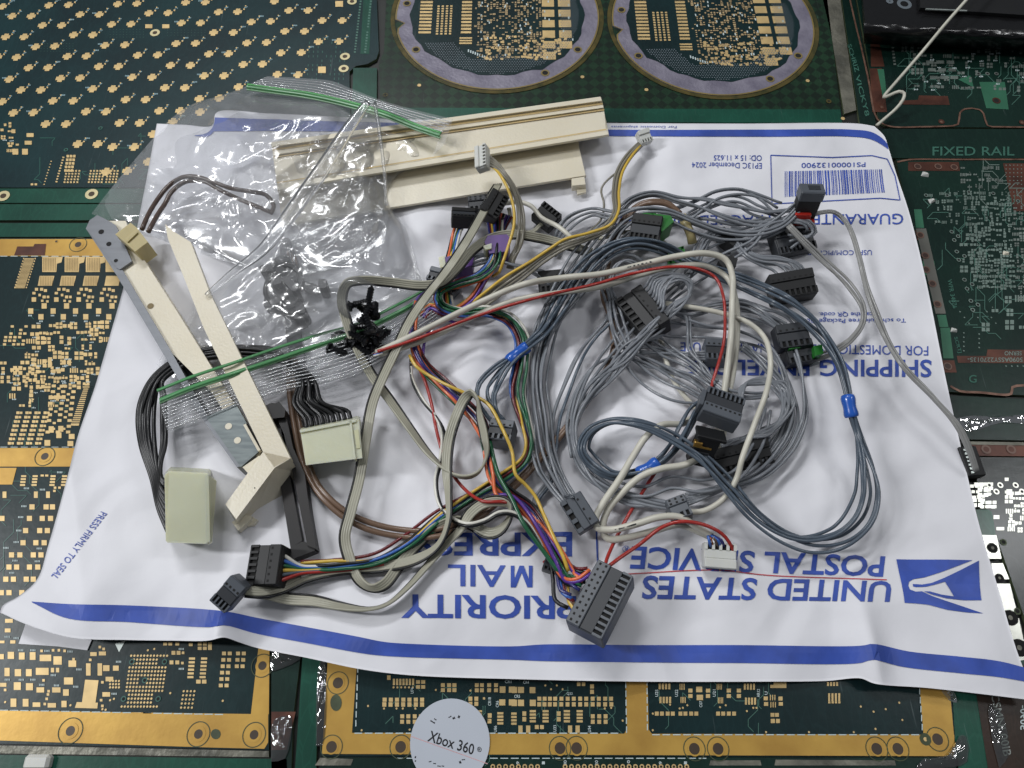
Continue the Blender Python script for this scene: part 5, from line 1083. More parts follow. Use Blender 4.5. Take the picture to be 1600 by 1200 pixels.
# ================================================================== clear zip bags
CR = (-.030 * np.abs(gfield(31, .5, 1.8, 55)) + .026 * gfield(34, .55) + .022 * tri(61, .55, 40, .5) * mask(71, .5) + .020 * tri(62, .42, 120, .5) * mask(72, .4) + .016 * tri(63, .30, 75, .5) * mask(73, .35) + .012 * tri(64, .22, 160, .5) * mask(74, .3) + .010 * tri(65, .17, 15, .6) * mask(75, .25) + .008 * tri(66, .13, 95, .6) * mask(76, .25))
def crumple(x, y):
    u = min(max((x - FX0) / FD, 0), nx - 2.001); v = min(max((y - FY0) / FD, 0), ny - 2.001); i, j = int(u), int(v); a, b = u - i, v - j
    return float(CR[j, i] * (1 - a) * (1 - b) + CR[j, i + 1] * a * (1 - b) + CR[j + 1, i] * (1 - a) * b + CR[j + 1, i + 1] * a * b)
def sheet(T, name, top, bot, left, right, hfun, m, n=(110, 110)):
    def samp(P, k):
        q = catmull([(a, b, 0) for a, b in P], 4.0)[:, :2] if len(P) > 2 else np.array(P, float); s = np.r_[0, np.cumsum(np.linalg.norm(np.diff(q, axis=0), axis=1))]; t = np.linspace(0, s[-1], k); return np.stack([np.interp(t, s, q[:, 0]), np.interp(t, s, q[:, 1])], 1)
    NU, NV = n; t_, b_, l_, r_ = samp(top, NU), samp(bot, NU), samp(left, NV), samp(right, NV)
    u = np.linspace(0, 1, NU)[None, :, None]; v = np.linspace(0, 1, NV)[:, None, None]
    P = (1 - v) * t_[None] + v * b_[None] + (1 - u) * l_[:, None] + u * r_[:, None] - ((1 - u) * (1 - v) * t_[0] + u * (1 - v) * t_[-1] + (1 - u) * v * b_[0] + u * v * b_[-1])
    V = []
    for j in range(NV):
        for i in range(NU):
            uu, vv = i / (NU - 1), j / (NV - 1); w = at(P[j, i, 0], P[j, i, 1], .15); z = hfun(uu, vv, w.x, w.y)
            V.append(at(P[j, i, 0], P[j, i, 1], max(.075, z)))
    F = [(j * NU + i, (j + 1) * NU + i, (j + 1) * NU + i + 1, j * NU + i + 1) for j in range(NV - 1) for i in range(NU - 1)]
    return meshobj(name, V, F, m, T, True)
def striph(T, name, pts, w, h, m, thick=.6):
    """solid strip along pixel points with heights (mm), pixel width w"""
    P = path3([(a, b, c) for a, b, c in pts]); W3 = np.array([at(a, b, .05 + c)[:] for a, b, c in P]); Tn = np.gradient(W3, axis=0); Tn /= np.linalg.norm(Tn, axis=1)[:, None] + 1e-9; A = np.cross(Tn, [0, 0, 1.0]); A /= np.linalg.norm(A, axis=1)[:, None]
    hw = w * .00145; t = np.array([0, 0, thick / 100]); n_ = len(W3)
    V = list(W3 + A * hw) + list(W3 - A * hw) + list(W3 - A * hw - t) + list(W3 + A * hw - t)
    F = [(k * n_ + i, k * n_ + i + 1, ((k + 1) % 4) * n_ + i + 1, ((k + 1) % 4) * n_ + i) for k in range(4) for i in range(n_ - 1)]
    return meshobj(name, V, F, m, T, True)
def bag_upper():
    c = at(400, 260, .05); T = thing('zip_bag', 'clear zip bag at the back, green zip along its top over the cream rail', 'plastic bag', (c.x, c.y, .05), 'clear zip bags')
    env = lambda u, v: (math.sin(math.pi * min(1, max(0, u))) * math.sin(math.pi * min(1, max(0, v)))) ** .45
    top = [(392, 132), (420, 137), (480, 146), (540, 158), (600, 174), (650, 193), (694, 212)]; right = [(694, 212), (676, 238), (640, 262), (612, 290), (606, 340), (600, 380)]
    left = [(392, 132), (350, 148), (300, 163), (262, 190), (240, 215), (200, 262), (165, 305), (143, 334)]; bot = [(143, 334), (178, 350), (232, 368), (300, 392), (360, 410), (440, 430), (520, 420), (600, 380)]
    def h1(u, v, x, y): return .055 + .17 * env(u, v) + (.10 * (1 - v) * u) + crumple(x, y) * (.3 + .9 * env(u, v))
    sheet(T, 'front_sheet', top, bot, left, right, h1, M_film)
    def h2(u, v, x, y): return .05 + .10 * env(u, v) + (.10 * (1 - v) * u) + crumple(y * 1.1 - 2.2, x + 1.3) * (.2 + .5 * env(u, v))
    sheet(T, 'back_sheet', top, bot, left, right, h2, M_film, (80, 80))
    zp = [(386, 133, 8), (430, 139, 9), (480, 146, 11), (540, 159, 13), (600, 176, 16), (650, 196, 18), (688, 209, 19)]
    striph(T, 'green_zip', zp, 9.5, 0, M_zip, .8); striph(T, 'zip_edge', [(a, b + 6, c_ - .6) for a, b, c_ in zp], 4, 0, M_zipd, .4); striph(T, 'zip_edge', [(a, b - 2, c_ + .5) for a, b, c_ in zp], 2, 0, mat('green_zip_bright', (92, 176, 100), rough=.25), .5)
    # lip with ribs above the zip
    lt = [(418, 119), (470, 122), (520, 127), (545, 137), (600, 158), (650, 172), (708, 186)]
    sheet(T, 'lip', lt, [(386, 133), (430, 139), (480, 146), (540, 159), (600, 176), (650, 196), (688, 209)], [(418, 119), (386, 133)], [(708, 186), (688, 209)], lambda u, v, x, y: .13 + .10 * u, M_ribfilm, (60, 12))
    for k in range(1, 6):
        f = k / 6; q = [(a0 * (1 - f) + a1 * f, b0 * (1 - f) + b1 * f, (8 + 10 * i / 6)) for i, ((a0, b0), (a1, b1, _)) in enumerate(zip(lt, zp))]; striph(T, 'rib', q, 1.2, 0, M_ribline, .25)
    sheet(T, 'zip_corner', [(688, 209), (708, 186)], [(676, 244), (694, 226)], [(688, 209), (676, 244)], [(708, 186), (694, 226)], lambda u, v, x, y: .22, M_film, (8, 8))
bag_upper()
def bag_lower():
    c = at(450, 430, .05); T = thing('zip_bag', 'crumpled clear zip bag in front, green zip slanting across its lower edge', 'plastic bag', (c.x, c.y, .05), 'clear zip bags')
    env = lambda u, v: (math.sin(math.pi * min(1, max(0, u))) * math.sin(math.pi * min(1, max(0, v)))) ** .4
    left = [(566, 160), (530, 216), (480, 290), (430, 358), (396, 402), (350, 436), (318, 462), (285, 512), (258, 548), (243, 578), (246, 612)]
    top = [(566, 160), (576, 155), (588, 158)]; right = [(588, 158), (597, 210), (601, 275), (612, 325), (632, 352), (645, 392), (656, 428), (668, 452)]
    bot = [(246, 612), (300, 592), (360, 574), (430, 552), (500, 532), (560, 510), (620, 478), (668, 452)]
    def h1(u, v, x, y): return .06 + .20 * env(u, v) + .30 * max(0, 1 - v * 4) ** 1.5 + crumple(x + .4, y + .1) * (.25 + 1.15 * env(u, v))
    sheet(T, 'front_sheet', top, bot, left, right, h1, M_film, (120, 150))
    def h2(u, v, x, y): return .05 + .13 * env(u, v) + .26 * max(0, 1 - v * 4) ** 1.5 + crumple(2.4 - y, x + 1.9) * (.2 + .6 * env(u, v))
    sheet(T, 'back_sheet', top, bot, left, right, h2, M_film, (90, 100))
    za = [(245, 610, 16), (300, 588, 18), (360, 568, 19), (430, 544, 14), (500, 522, 9), (560, 505, 8), (620, 476, 7), (668, 450, 7)]; zb = [(249, 625, 15), (300, 604, 17), (360, 584, 18), (430, 561, 14), (500, 537, 9), (560, 516, 8), (620, 488, 7), (674, 458, 7)]
    striph(T, 'green_zip', za, 4.0, 0, M_zip, .6); striph(T, 'green_zip', zb, 5.4, 0, M_zip, .8); striph(T, 'zip_edge', [(a, b + 4.5, c_ - .5) for a, b, c_ in zb], 3, 0, M_zipd, .4)
    lt = [(a, b) for a, b, _ in za]; lb = [(262, 676), (310, 658), (380, 634), (440, 614), (520, 598), (575, 578), (640, 540), (700, 500)]
    sheet(T, 'lip', lt, lb, [lt[0], lb[0]], [lt[-1], lb[-1]], lambda u, v, x, y: .20 - .10 * u + .006 * math.sin(v * 50) - .03 * v, M_ribfilm, (70, 60))
    for k in range(1, 10):
        f = .28 + .72 * k / 10; q = [(a0 * (1 - f) + a1 * f, b0 * (1 - f) + b1 * f, 16.5 - 9.5 * i / 7) for i, ((a0, b0), (a1, b1)) in enumerate(zip(lt, lb))]; striph(T, 'rib', q, 1.1 if k % 2 else 1.8, 0, M_ribline, .3)
    # rolled fold along the upper left side
    P = path3([(574, 160, 34), (545, 200, 31), (505, 262, 26), (455, 332, 22), (412, 388, 20), (362, 428, 19), (322, 462, 18)])
    W3 = np.array([at(a, b, .05 + c_)[:] for a, b, c_ in P]); n_ = len(W3); s_ = np.linspace(0, 1, n_)
    tube('rolled_fold', W3, .010 + .034 * np.sin(np.pi * np.clip(s_ * .92 + .06, 0, 1)) * (1 - .5 * s_), M_film, T, 14)
    P = path3([(585, 160, 30), (592, 200, 27), (600, 262, 22), (604, 320, 18)]); tube('rolled_fold', [at(a, b, .05 + c_) for a, b, c_ in P], .008, M_film, T, 10)
bag_lower()

# ================================================================== wire harnesses
def harness(label, px, py, kind='wire_harness', cat='wire harness'):
    c = at(px, py, .05); return thing(kind, label, cat, (c.x, c.y, .05), 'tangled wire harnesses on the envelope')

# ---- brown pair
T = harness('pair of thick brown wires curving below the pale block connector', 560, 800)
for dx, sgn in ((0, 0), (9, 1)):
    wire(T, [(452 + dx, 560, 5), (452 + dx, 610, 5), (460 + dx, 668, 5), (471 + dx, 718, 4), (490 + dx, 760, 4), (524 + dx, 798 - sgn * 4, 4), (566 + dx * .6, 824 - sgn * 10, 4), (624, 838 - sgn * 11, 4), (684, 838 - sgn * 11, 4), (740, 815 - sgn * 9, 4), (800, 765 - sgn * 6, 4), (850, 712 - sgn * 6, 4), (898, 655 - sgn * 4, 3), (936, 598, 3), (958, 545 + sgn * 4, 3), (957 - sgn * 3, 505, 4), (942 + sgn * 4, 462, 5), (950 + sgn * 3, 400, 6), (972 + sgn * 6, 345, 8), (1002, 318 + sgn * 3, 10), (1040, 316 + sgn * 3, 11), (1064, 334, 9)], WBR, r=.0118)

# ---- taupe ribbon harness with the four-way grey connector
T = harness('flat taupe ribbon cable looping from the small grey four-way plug at lower left', 560, 700)
R1 = [(384, 922, 11, 0), (410, 924, 10, 10), (440, 918, 7, 10), (480, 900, 5, 5), (530, 889, 4, 0), (600, 884, 4, 10), (650, 873, 6, 20), (684, 852, 8, 50), (700, 815, 9, 60), (700, 770, 9, 50), (697, 730, 10, 20), (700, 690, 11, 0), (712, 650, 12, 0), (727, 620, 14, -20), (736, 613, 15, -70), (745, 622, 15, -90), (750, 650, 13, -60), (757, 680, 12, -50), (760, 712, 10, -70), (748, 737, 9, -85), (728, 745, 9, -88), (704, 739, 9, -80), (672, 712, 8, -55), (640, 670, 8, -40), (608, 625, 8, -25), (582, 590, 9, -20), (560, 550, 10, -20), (540, 500, 12, -10), (533, 465, 14, -20), (542, 442, 16, -50), (566, 437, 17, -60), (610, 440, 17, -50), (660, 445, 16, -45), (690, 440, 16, -40), (712, 420, 16, -30), (738, 390, 16, -20), (765, 372, 15, -30), (800, 365, 14, -40), (840, 370, 12, -40), (880, 380, 9, -30), (925, 394, 6, -20)]
ribbon(T, R1, WT, n=4, edge=WBK)
R2 = [(384, 926, 9, 0), (420, 930, 7, 0), (450, 937, 5, 0), (490, 940, 4, 20), (530, 948, 4, 45), (575, 952, 5, 70), (605, 944, 5, 70), (635, 920, 5, 60), (668, 884, 5, 50), (700, 848, 6, 40), (722, 824, 7, 30), (735, 803, 9, 0), (755, 788, 10, 0), (780, 784, 11, -20), (797, 790, 11, -70), (795, 810, 10, -60), (780, 828, 8, -20), (764, 832, 7, 10), (742, 822, 6, 40), (716, 812, 5, 50), (684, 822, 5, 40), (655, 846, 4, 30), (625, 880, 4, 20), (600, 912, 4, 30), (580, 918, 4, 60), (562, 906, 4, 40), (548, 875, 5, 10), (540, 840, 6, 0), (549, 800, 8, 0), (562, 750, 9, 0), (572, 690, 10, 0), (583, 630, 11, 0), (598, 592, 12, 0), (618, 550, 13, 0), (642, 500, 15, 0), (668, 462, 18, 10), (698, 424, 21, 10), (728, 380, 22, 10), (752, 338, 22, 10), (770, 304, 20, 10), (779, 288, 17, 20)]
ribbon(T, R2, WT, n=4, edge=WBK, flip=-1)
connector(T, (343, 918), (367, 939), 11.5, 9, 17, M_cgrey, n=4, tilt=10, latch=None)

# ---- colour coded harness
T = harness('colour coded wires from the black six-way plug up to plugs by the cream rail', 720, 620)
Bpath = [(470, 889, 6, 26), (530, 886, 5, 18), (590, 876, 5, 15), (640, 850, 5, 16), (690, 808, 5, 18), (740, 778, 5, 18), (790, 748, 6, 18), (822, 722, 7, 18), (830, 695, 7, 20), (820, 655, 8, 26), (808, 612, 8, 30), (814, 570, 7, 26), (816, 530, 7, 30), (797, 498, 8, 26), (762, 484, 9, 22), (722, 486, 9, 18), (690, 474, 9, 16), (688, 458, 10, 16), (716, 444, 11, 14), (752, 430, 12, 14), (772, 408, 13, 16), (776, 385, 13, 16), (775, 345, 13, 22)]
cols = [WDR, WY, WBK, WB, WNB, WGN, WGN, WBK, WW]
bundle(T, Bpath, cols, seed=1, vs=1.4, wob=.34)
o, F, L = connector(T, (416, 850), (406, 914), 12.5, 10, 13, M_cblack, n=6, tilt=8, mdark=M_blackp)
for i, (m_, y) in enumerate(((WW, 862), (WB, 872), (WGN, 881), (WY, 890), (WS, 898), (WR, 907))):
    wire(T, [(424, y, 9), (432, y + 1.5, 10), (445, y + 2 + (886 - y) * .2, 10), (470, 884 + i * 2.4, 8), (500, 885 + i * 1.6, 6), (545, 885 + i * 1.0, 4.5)] + [(600, 878 + i * .8, 4), (640, 856 + i, 4), (680, 826 + i * 1.5, 4)][: (3 if i < 3 else 1)], m_, r=.0073)
# second strand: big grey plug
Cpath = [(912, 905, 10, 44), (896, 898, 9, 34), (876, 872, 9, 24), (852, 830, 9, 22), (826, 794, 9, 20), (796, 772, 9, 18), (772, 748, 9, 18), (762, 712, 9, 16), (750, 664, 8, 18), (722, 634, 8, 20), (690, 604, 8, 22), (662, 574, 8, 22), (650, 540, 8, 22), (650, 502, 8, 20), (662, 470, 9, 18), (690, 456, 10, 16), (730, 446, 11, 14), (768, 428, 12, 14), (776, 396, 13, 18), (774, 350, 13, 24), (770, 330, 13, 24)]
bundle(T, Cpath, [WNB, WGN, WO, WP, WBK, WDR], seed=5, vs=1.5, wob=.4)
wire(T, [(640, 555, 10), (650, 572, 11), (680, 592, 12), (722, 612, 12), (745, 620, 12), (765, 634, 12), (784, 668, 12), (800, 705, 11), (806, 742, 11), (820, 756, 10), (836, 775, 10), (850, 805, 10), (868, 845, 10), (880, 870, 10), (888, 892, 9)], WY, r=.0073)
wire(T, [(646, 560, 7), (662, 590, 7), (674, 630, 7), (682, 672, 7), (692, 708, 6), (708, 742, 6), (730, 768, 7), (754, 783, 11), (785, 784, 12), (802, 788, 10), (820, 812, 8), (845, 855, 7)], WR, r=.0070)
wire(T, [(650, 470, 9), (643, 510, 8), (648, 560, 8), (680, 596, 9), (712, 628, 9), (735, 655, 8), (762, 705, 9), (770, 740, 10), (776, 774, 11), (796, 778, 11), (815, 795, 10), (842, 838, 9), (862, 875, 9), (880, 903, 9), (900, 905, 10), (922, 890, 11)], WO, r=.0073)
wire(T, [(768, 775, 9), (798, 774, 12), (822, 796, 12), (848, 838, 11), (868, 876, 10), (884, 908, 9), (905, 908, 10), (924, 896, 11)], WP, r=.0073)
wire(T, [(765, 690, 9), (778, 740, 10), (800, 780, 13), (818, 818, 12), (850, 862, 10), (874, 893, 9), (886, 900, 8), (905, 902, 9)], WGN, r=.0090)
for (m_, k) in ((WW, 0), (WBK, 4)):
    wire(T, [(642, 560, 7), (644, 590 + k, 7), (660, 622 + k, 7), (680, 650, 7), (690 + k, 675, 7), (688 + k, 715, 6), (680 + k * .6, 750, 6), (685 + k * .5, 785, 6), (702, 806 + k, 6), (730, 818 + k, 10), (758, 812 + k, 10), (780, 800 + k, 13), (800, 800 + k, 13), (822, 814 + k, 11), (846, 850 + k, 9), (866, 884 + k, 8), (888, 910 + k, 8), (915, 905 + k, 9)], m_, r=.0070)
for j, (m_, dx) in enumerate(((WNB, 0), (WB, 3), (WDR, 8), (WBR, 12), (WBK, -8), (WY, 14))):
    wire(T, [(856 + dx, 850, 5), (868 + dx, 880, 5), (872 + dx, 905, 6), (876 + dx, 922 + j * 4, 7), (892 + dx * .6, 930 + j * 5, 8)], m_, r=.008)
connector(T, (911, 984), (962, 886), 14.5, 11, 17, M_cgrey, n=11, tilt=-14, rows=2)
# fan near the purple plugs, black plugs by the rail
bundle(T, [(728, 336, 10, 20), (716, 360, 9, 22), (708, 388, 8, 18), (702, 415, 7, 14), (700, 450, 7, 14), (702, 480, 7, 14)], [WW, WB, WGN, WY, WO, WBK], seed=8, vs=.5, wob=.1)
bundle(T, [(790, 335, 12, 26), (784, 352, 11, 22), (778, 380, 9, 18), (770, 412, 8, 16), (756, 440, 8, 14), (736, 470, 8, 14), (700, 490, 7, 14), (672, 480, 7, 14), (660, 495, 7, 12)], [WDR, WNB, WP, WBK, WO, WY], seed=9, vs=1, wob=.25)
wire(T, [(715, 505, 5), (690, 500, 5), (668, 520, 5), (661, 560, 5), (665, 580, 5)], WP)
connector(T, (706, 329), (744, 331), 7.5, 7, 16, M_cblack, n=6, tilt=-20, holes=False)
connector(T, (731, 317), (772, 313), 8.5, 8, 12, M_cdark, n=5, rows=2)
connector(T, (764, 334), (784, 300), 9, 10, 22, M_cblack, n=6, tilt=20, mdark=M_blackp)
blocks(T, 'purple_plug', [(757, 378), (762, 368), (792, 366), (797, 372), (794, 392), (765, 396)], 14, 4, M_cpurple)
blocks(T, 'purple_plug', [(695, 402), (725, 394), (741, 396), (738, 414), (722, 420), (697, 420)], 11, 3, M_cpurple)
blocks(T, 'ivory_insert', [(685, 402), (695, 399), (698, 416), (688, 418)], 11, 4, M_cream2); blocks(T, 'ivory_insert', [(755, 384), (768, 380), (768, 388), (758, 390)], 15, 6, M_cream2)
connector(T, (669, 424), (693, 430), 7, 10, 16, M_cgrey, n=3, holes=False, latch=1)
connector(T, (700, 440), (715, 452), 7, 7, 9, M_cgrey, n=3, holes=False)
connector(T, (850, 878), (867, 884), 5, 6, 6, M_cdark, n=2, holes=False); blocks(T, 'red_latch', [(848, 877), (852, 874), (864, 883), (861, 888)], 6, 4, M_cred)

# ---- grey leads from the purple plug to the black plug
T = harness('four grey leads running from the purple plug to a small black plug', 780, 420)
bundle(T, [(735, 410, 10, 16), (760, 404, 10, 16), (790, 412, 9, 14), (830, 424, 8, 16), (862, 438, 6, 22)], [WG] * 4, seed=12, vs=.6)
connector(T, (842, 440), (884, 436), 11, 6, 7, M_cblack, n=5, tilt=6, mdark=M_blackp)

# ---- two small white plugs with yellow
T = harness('grey and yellow leads ending in a small white plug lying on the cream rail', 780, 300)
bundle(T, [(761, 250, 21, 18), (776, 258, 22, 13), (797, 284, 22, 11), (811, 318, 20, 11), (815, 350, 16, 10), (810, 385, 11, 10), (800, 405, 9, 10), (797, 420, 6, 10)], [WTN] * 4, seed=13, vs=.7, wob=.15)
wire(T, [(762, 257, 20), (774, 264, 22), (790, 288, 24), (802, 322, 23), (803, 352, 20), (794, 385, 18), (785, 412, 15), (780, 425, 11), (770, 432, 8)], WY, r=.0070)
connector(T, (750, 259), (749, 225), 6, 5, 25, M_white, n=6, tilt=-25, mdark=M_white, holes=False)
T = harness('grey and yellow leads to the small white plug right of the cream rail', 960, 330)
Kp = [(1000, 226, 6, 9), (982, 246, 7, 9), (968, 272, 8, 8), (963, 305, 10, 8), (964, 330, 12, 9), (948, 356, 13, 12), (912, 372, 13, 16), (876, 386, 13, 18), (845, 405, 13, 18), (812, 430, 12, 18), (780, 452, 10, 18), (752, 474, 8, 16), (735, 482, 6, 14)]
bundle(T, Kp, [WTN, WTN, WTN, WTN, WTN], seed=14, vs=.8, wob=.2)
wire(T, [(1001, 228, 6), (990, 240, 7), (973, 268, 9), (967, 300, 11), (967, 328, 13), (955, 350, 15), (920, 364, 16), (882, 374, 16), (860, 388, 15), (830, 408, 14), (790, 432, 13), (760, 455, 11), (735, 475, 9)], WY, r=.0070)
wire(T, [(980, 256, 6), (940, 294, 5), (944, 320, 5), (938, 345, 6), (920, 362, 8)], WTN, r=.0055)
connector(T, (1000, 214), (1018, 208), 7, 5, 9, M_white, n=4, tilt=20, mdark=M_white, holes=False)

# ---- slate harness with blue sleeves
T = harness('slate blue-grey wire harness with three bright blue sleeves, looping at lower right', 1200, 700)
D1 = [(782, 662, 8, 20), (768, 640, 9, 26), (762, 612, 9, 32), (780, 582, 9, 22), (797, 564, 9, 11), (810, 552, 9, 9), (824, 541, 10, 9), (848, 520, 11, 12), (872, 484, 12, 18), (900, 440, 13, 24), (930, 408, 14, 24), (964, 386, 15, 20), (1000, 380, 15, 20), (1040, 390, 13, 20), (1080, 412, 11, 20), (1130, 432, 10, 22), (1180, 454, 11, 24), (1235, 482, 13, 26), (1280, 522, 14, 24), (1308, 562, 14, 16), (1322, 605, 14, 11), (1328, 636, 14, 9), (1334, 660, 13, 11), (1342, 690, 12, 16), (1354, 735, 11, 24), (1358, 775, 10, 26), (1345, 812, 9, 28), (1312, 840, 8, 26), (1265, 848, 8, 24), (1222, 836, 9, 20), (1180, 806, 11, 18), (1140, 762, 13, 22), (1094, 714, 15, 26), (1042, 680, 15, 24), (990, 662, 14, 18), (948, 660, 12, 18), (918, 676, 10, 24), (908, 702, 9, 26), (924, 728, 8, 26), (955, 745, 8, 18), (985, 742, 8, 12), (1015, 731, 9, 9), (1035, 718, 10, 12), (1056, 694, 12, 16), (1072, 664, 14, 18), (1086, 640, 15, 18), (1102, 630, 15, 16)]
bundle(T, D1, [WS, WS, WS, WS, WS, WS], seed=20, vs=1.6, wob=.42, r=.0068)
def sleeve(T, pts, r):
    W3 = [on(a, b, c / 100) for a, b, c in catmull(pts, 3)]; n_ = len(W3); s_ = np.linspace(0, 1, n_); tube('blue_sleeve', W3, r * (1 + .06 * np.sin(s_ * 9)) * np.where((s_ < .06) | (s_ > .94), .93, 1.0), M_sleeve, T, 12)
sleeve(T, [(794, 565, 9.2), (808, 553, 9.5), (825, 541, 10.2)], .026); sleeve(T, [(1324, 618, 14.2), (1327, 634, 14.2), (1331, 652, 13.5)], .027); sleeve(T, [(996, 741, 8.5), (1012, 733, 9), (1028, 722, 10)], .027)
connector(T, (762, 668), (801, 672), 9.5, 8, 11, M_cgrey, n=4, tilt=-8, holes=True)
connector(T, (1162, 641), (1103, 620), 12.5, 9, 22, M_cgrey, n=8, tilt=8, latch=1)

# ---- light grey wire harness to the three-way plug and the red black plug
T = harness('light grey wires from the grey three-way plug up to the grey, black and red plug', 850, 560)
E1 = [(890, 782, 8, 26), (872, 752, 8, 26), (852, 706, 7, 28), (842, 650, 6, 28), (836, 600, 6, 24), (838, 560, 6, 26), (850, 515, 7, 30), (872, 472, 8, 34), (900, 430, 8, 36), (930, 388, 9, 34), (962, 350, 11, 28), (1000, 332, 14, 24), (1040, 334, 15, 24), (1085, 352, 13, 24), (1130, 366, 11, 24), (1180, 366, 11, 24), (1220, 352, 13, 22), (1250, 325, 17, 20), (1266, 305, 21, 16)]
bundle(T, E1, [WG] * 7, seed=22, vs=1.6, wob=.35)
o, F, L = connector(T, (890, 776), (920, 824), 9.5, 8, 13, M_cgrey, n=3, tilt=12, mdark=M_cgrey)
blocks(T, 'latch_window', [(901, 802), (911, 798), (917, 812), (907, 817)], 13.2, 11, M_cdark); blocks(T, 'latch_tongue', [(904, 804), (909, 802), (913, 810), (908, 813)], 13.6, 12, M_cgrey)
bundle(T, [(888, 780, 10, 20), (892, 774, 13, 20)], [M_cgrey] * 4, r=.006, seed=23)
F, L = frame_px((1251, 293), (1289, 294), 28, -12); mb = MB(); mb.box(-L / 2, L / 2, -.034, .034, -.05, 0, F, .005); o = mb.build('connector', M_cgrey, T)
MB().box(-L / 2 + .035, L / 2 - .02, -.014, .016, -.002, .0015, F).build('window', M_cdark, o)
MB().box(-L / 2 + .004, L / 2 - .004, -.030, .030, -.19, -.048, F, .004).build('lower_body', M_cblack, o); MB().box(-L / 2 + .004, L / 2 - .03, -.046, -.028, -.20, -.115, F, .003).build('red_latch', M_cred, o); MB().box(L / 2 - .045, L / 2 - .005, -.052, -.02, -.27, -.15, F, .003).build('red_latch', M_cred, o)

# ---- grey harness loops at the top right
T = harness('grey wires looping towards the dark fanned plug at upper right', 1150, 330)
bundle(T, [(1232, 372, 10, 44), (1270, 362, 12, 34), (1262, 348, 14, 24), (1230, 344, 14, 20), (1200, 350, 13, 16), (1172, 376, 11, 18), (1130, 396, 9, 24), (1090, 420, 8, 26), (1060, 442, 8, 24), (1030, 470, 8, 20), (990, 520, 8, 22), (950, 566, 7, 24), (916, 610, 7, 24), (896, 655, 7, 20), (898, 700, 6, 22), (925, 745, 6, 24), (975, 776, 6, 22), (1045, 790, 6, 14)], [WG] * 4, seed=30, vs=1.2, wob=.45)
connector(T, (1214, 378), (1272, 366), 13, 8, 9, M_cdark, n=9, tilt=14)
bundle(T, [(1215, 325, 10, 30), (1195, 310, 12, 20), (1160, 296, 13, 16), (1120, 300, 13, 14), (1090, 316, 11, 16), (1060, 330, 9, 22), (1020, 345, 8, 20), (975, 360, 7, 20), (940, 400, 6, 20)], [WG] * 3, seed=31, vs=1.0, wob=.5)
bundle(T, [(1240, 332, 14, 16), (1190, 340, 12, 26), (1140, 330, 12, 34), (1100, 318, 12, 30), (1062, 312, 12, 18), (1020, 302, 12, 12), (985, 312, 11, 12), (960, 334, 9, 16), (925, 330, 7, 12), (890, 345, 6, 12), (872, 370, 5, 10), (864, 400, 4, 10)], [WG] * 4, seed=32, vs=1.2, wob=.4)
bundle(T, [(1195, 345, 10, 10), (1150, 352, 9, 14), (1110, 345, 9, 20), (1075, 340, 8, 14), (1140, 315, 12, 18), (1180, 330, 11, 20), (1220, 340, 11, 14)], [WG] * 3, seed=33, vs=.8, wob=.4)
blocks(T, 'small_plug', [(1120, 358), (1132, 354), (1152, 374), (1146, 384), (1130, 372)], 9, 2, M_cblack)
bundle(T, [(1124, 362, 9, 14), (1105, 372, 9, 20), (1092, 395, 8, 18), (1082, 420, 8, 14), (1060, 448, 7, 14)], [WG] * 5, seed=34, vs=.8, wob=.2)

# ---- centre coil with the long black plug
gq2 = random.Random(4)
T = harness('grey wires coiled tightly beside the long black plug in the middle of the tangle', 1010, 470)
connector(T, (980, 456), (1026, 512), 14, 10, 13, M_cblack, n=7, tilt=12, mdark=M_blackp)
for i in range(8):
    j_ = lambda s_=5: gq2.uniform(-s_, s_)
    f = i / 7; x0, y0 = 1004 + f * 26, 452 + f * 38
    wire(T, [(x0, y0, 10), (x0 + 6, y0 - 6, 14), (x0 + 14 - f * 6, y0 - 20 - f * 14, 16), (1052 + f * 6 + j_(), 430 + f * 5 + j_(4), 16 + f), (1078 - f * 2 + j_(4), 438 + f * 6 + j_(3), 15), (1080 - f * 4, 458 + f * 3, 13), (1060 - f * 3 + j_(6), 476 + f * 3 + j_(5), 12), (1030 - f * 10 + j_(11), 505 + f * 6 + j_(9), 11), (990 - f * 14 + j_(13), 548 + f * 10 + j_(10), 9), (946 - f * 20 + j_(13), 592 + f * 12 + j_(), 7), (912 - f * 8 + j_(), 636, 6), (898 - f * 8, 680, 5)], WG)
bundle(T, [(955, 470, 9, 22), (950, 440, 11, 20), (958, 414, 12, 18), (980, 404, 13, 14), (1000, 412, 12, 14), (1015, 425, 9, 14)], [WG] * 4, seed=37, vs=.8)
bundle(T, [(955, 470, 9, 20), (966, 520, 8, 18), (982, 556, 7, 18), (1010, 578, 6, 30), (1050, 600, 6, 36), (1095, 616, 7, 30), (1130, 630, 10, 20)], [WG] * 4, seed=38, vs=1, wob=.5)
bundle(T, [(958, 468, 6, 10), (950, 500, 6, 12), (930, 522, 6, 10), (908, 552, 5, 10), (886, 600, 5, 10), (868, 650, 4, 10), (862, 710, 4, 10), (858, 750, 4, 12), (838, 780, 3, 12), (836, 796, 3, 8)], [WS, WG, WG], seed=39, vs=.6, wob=.3)

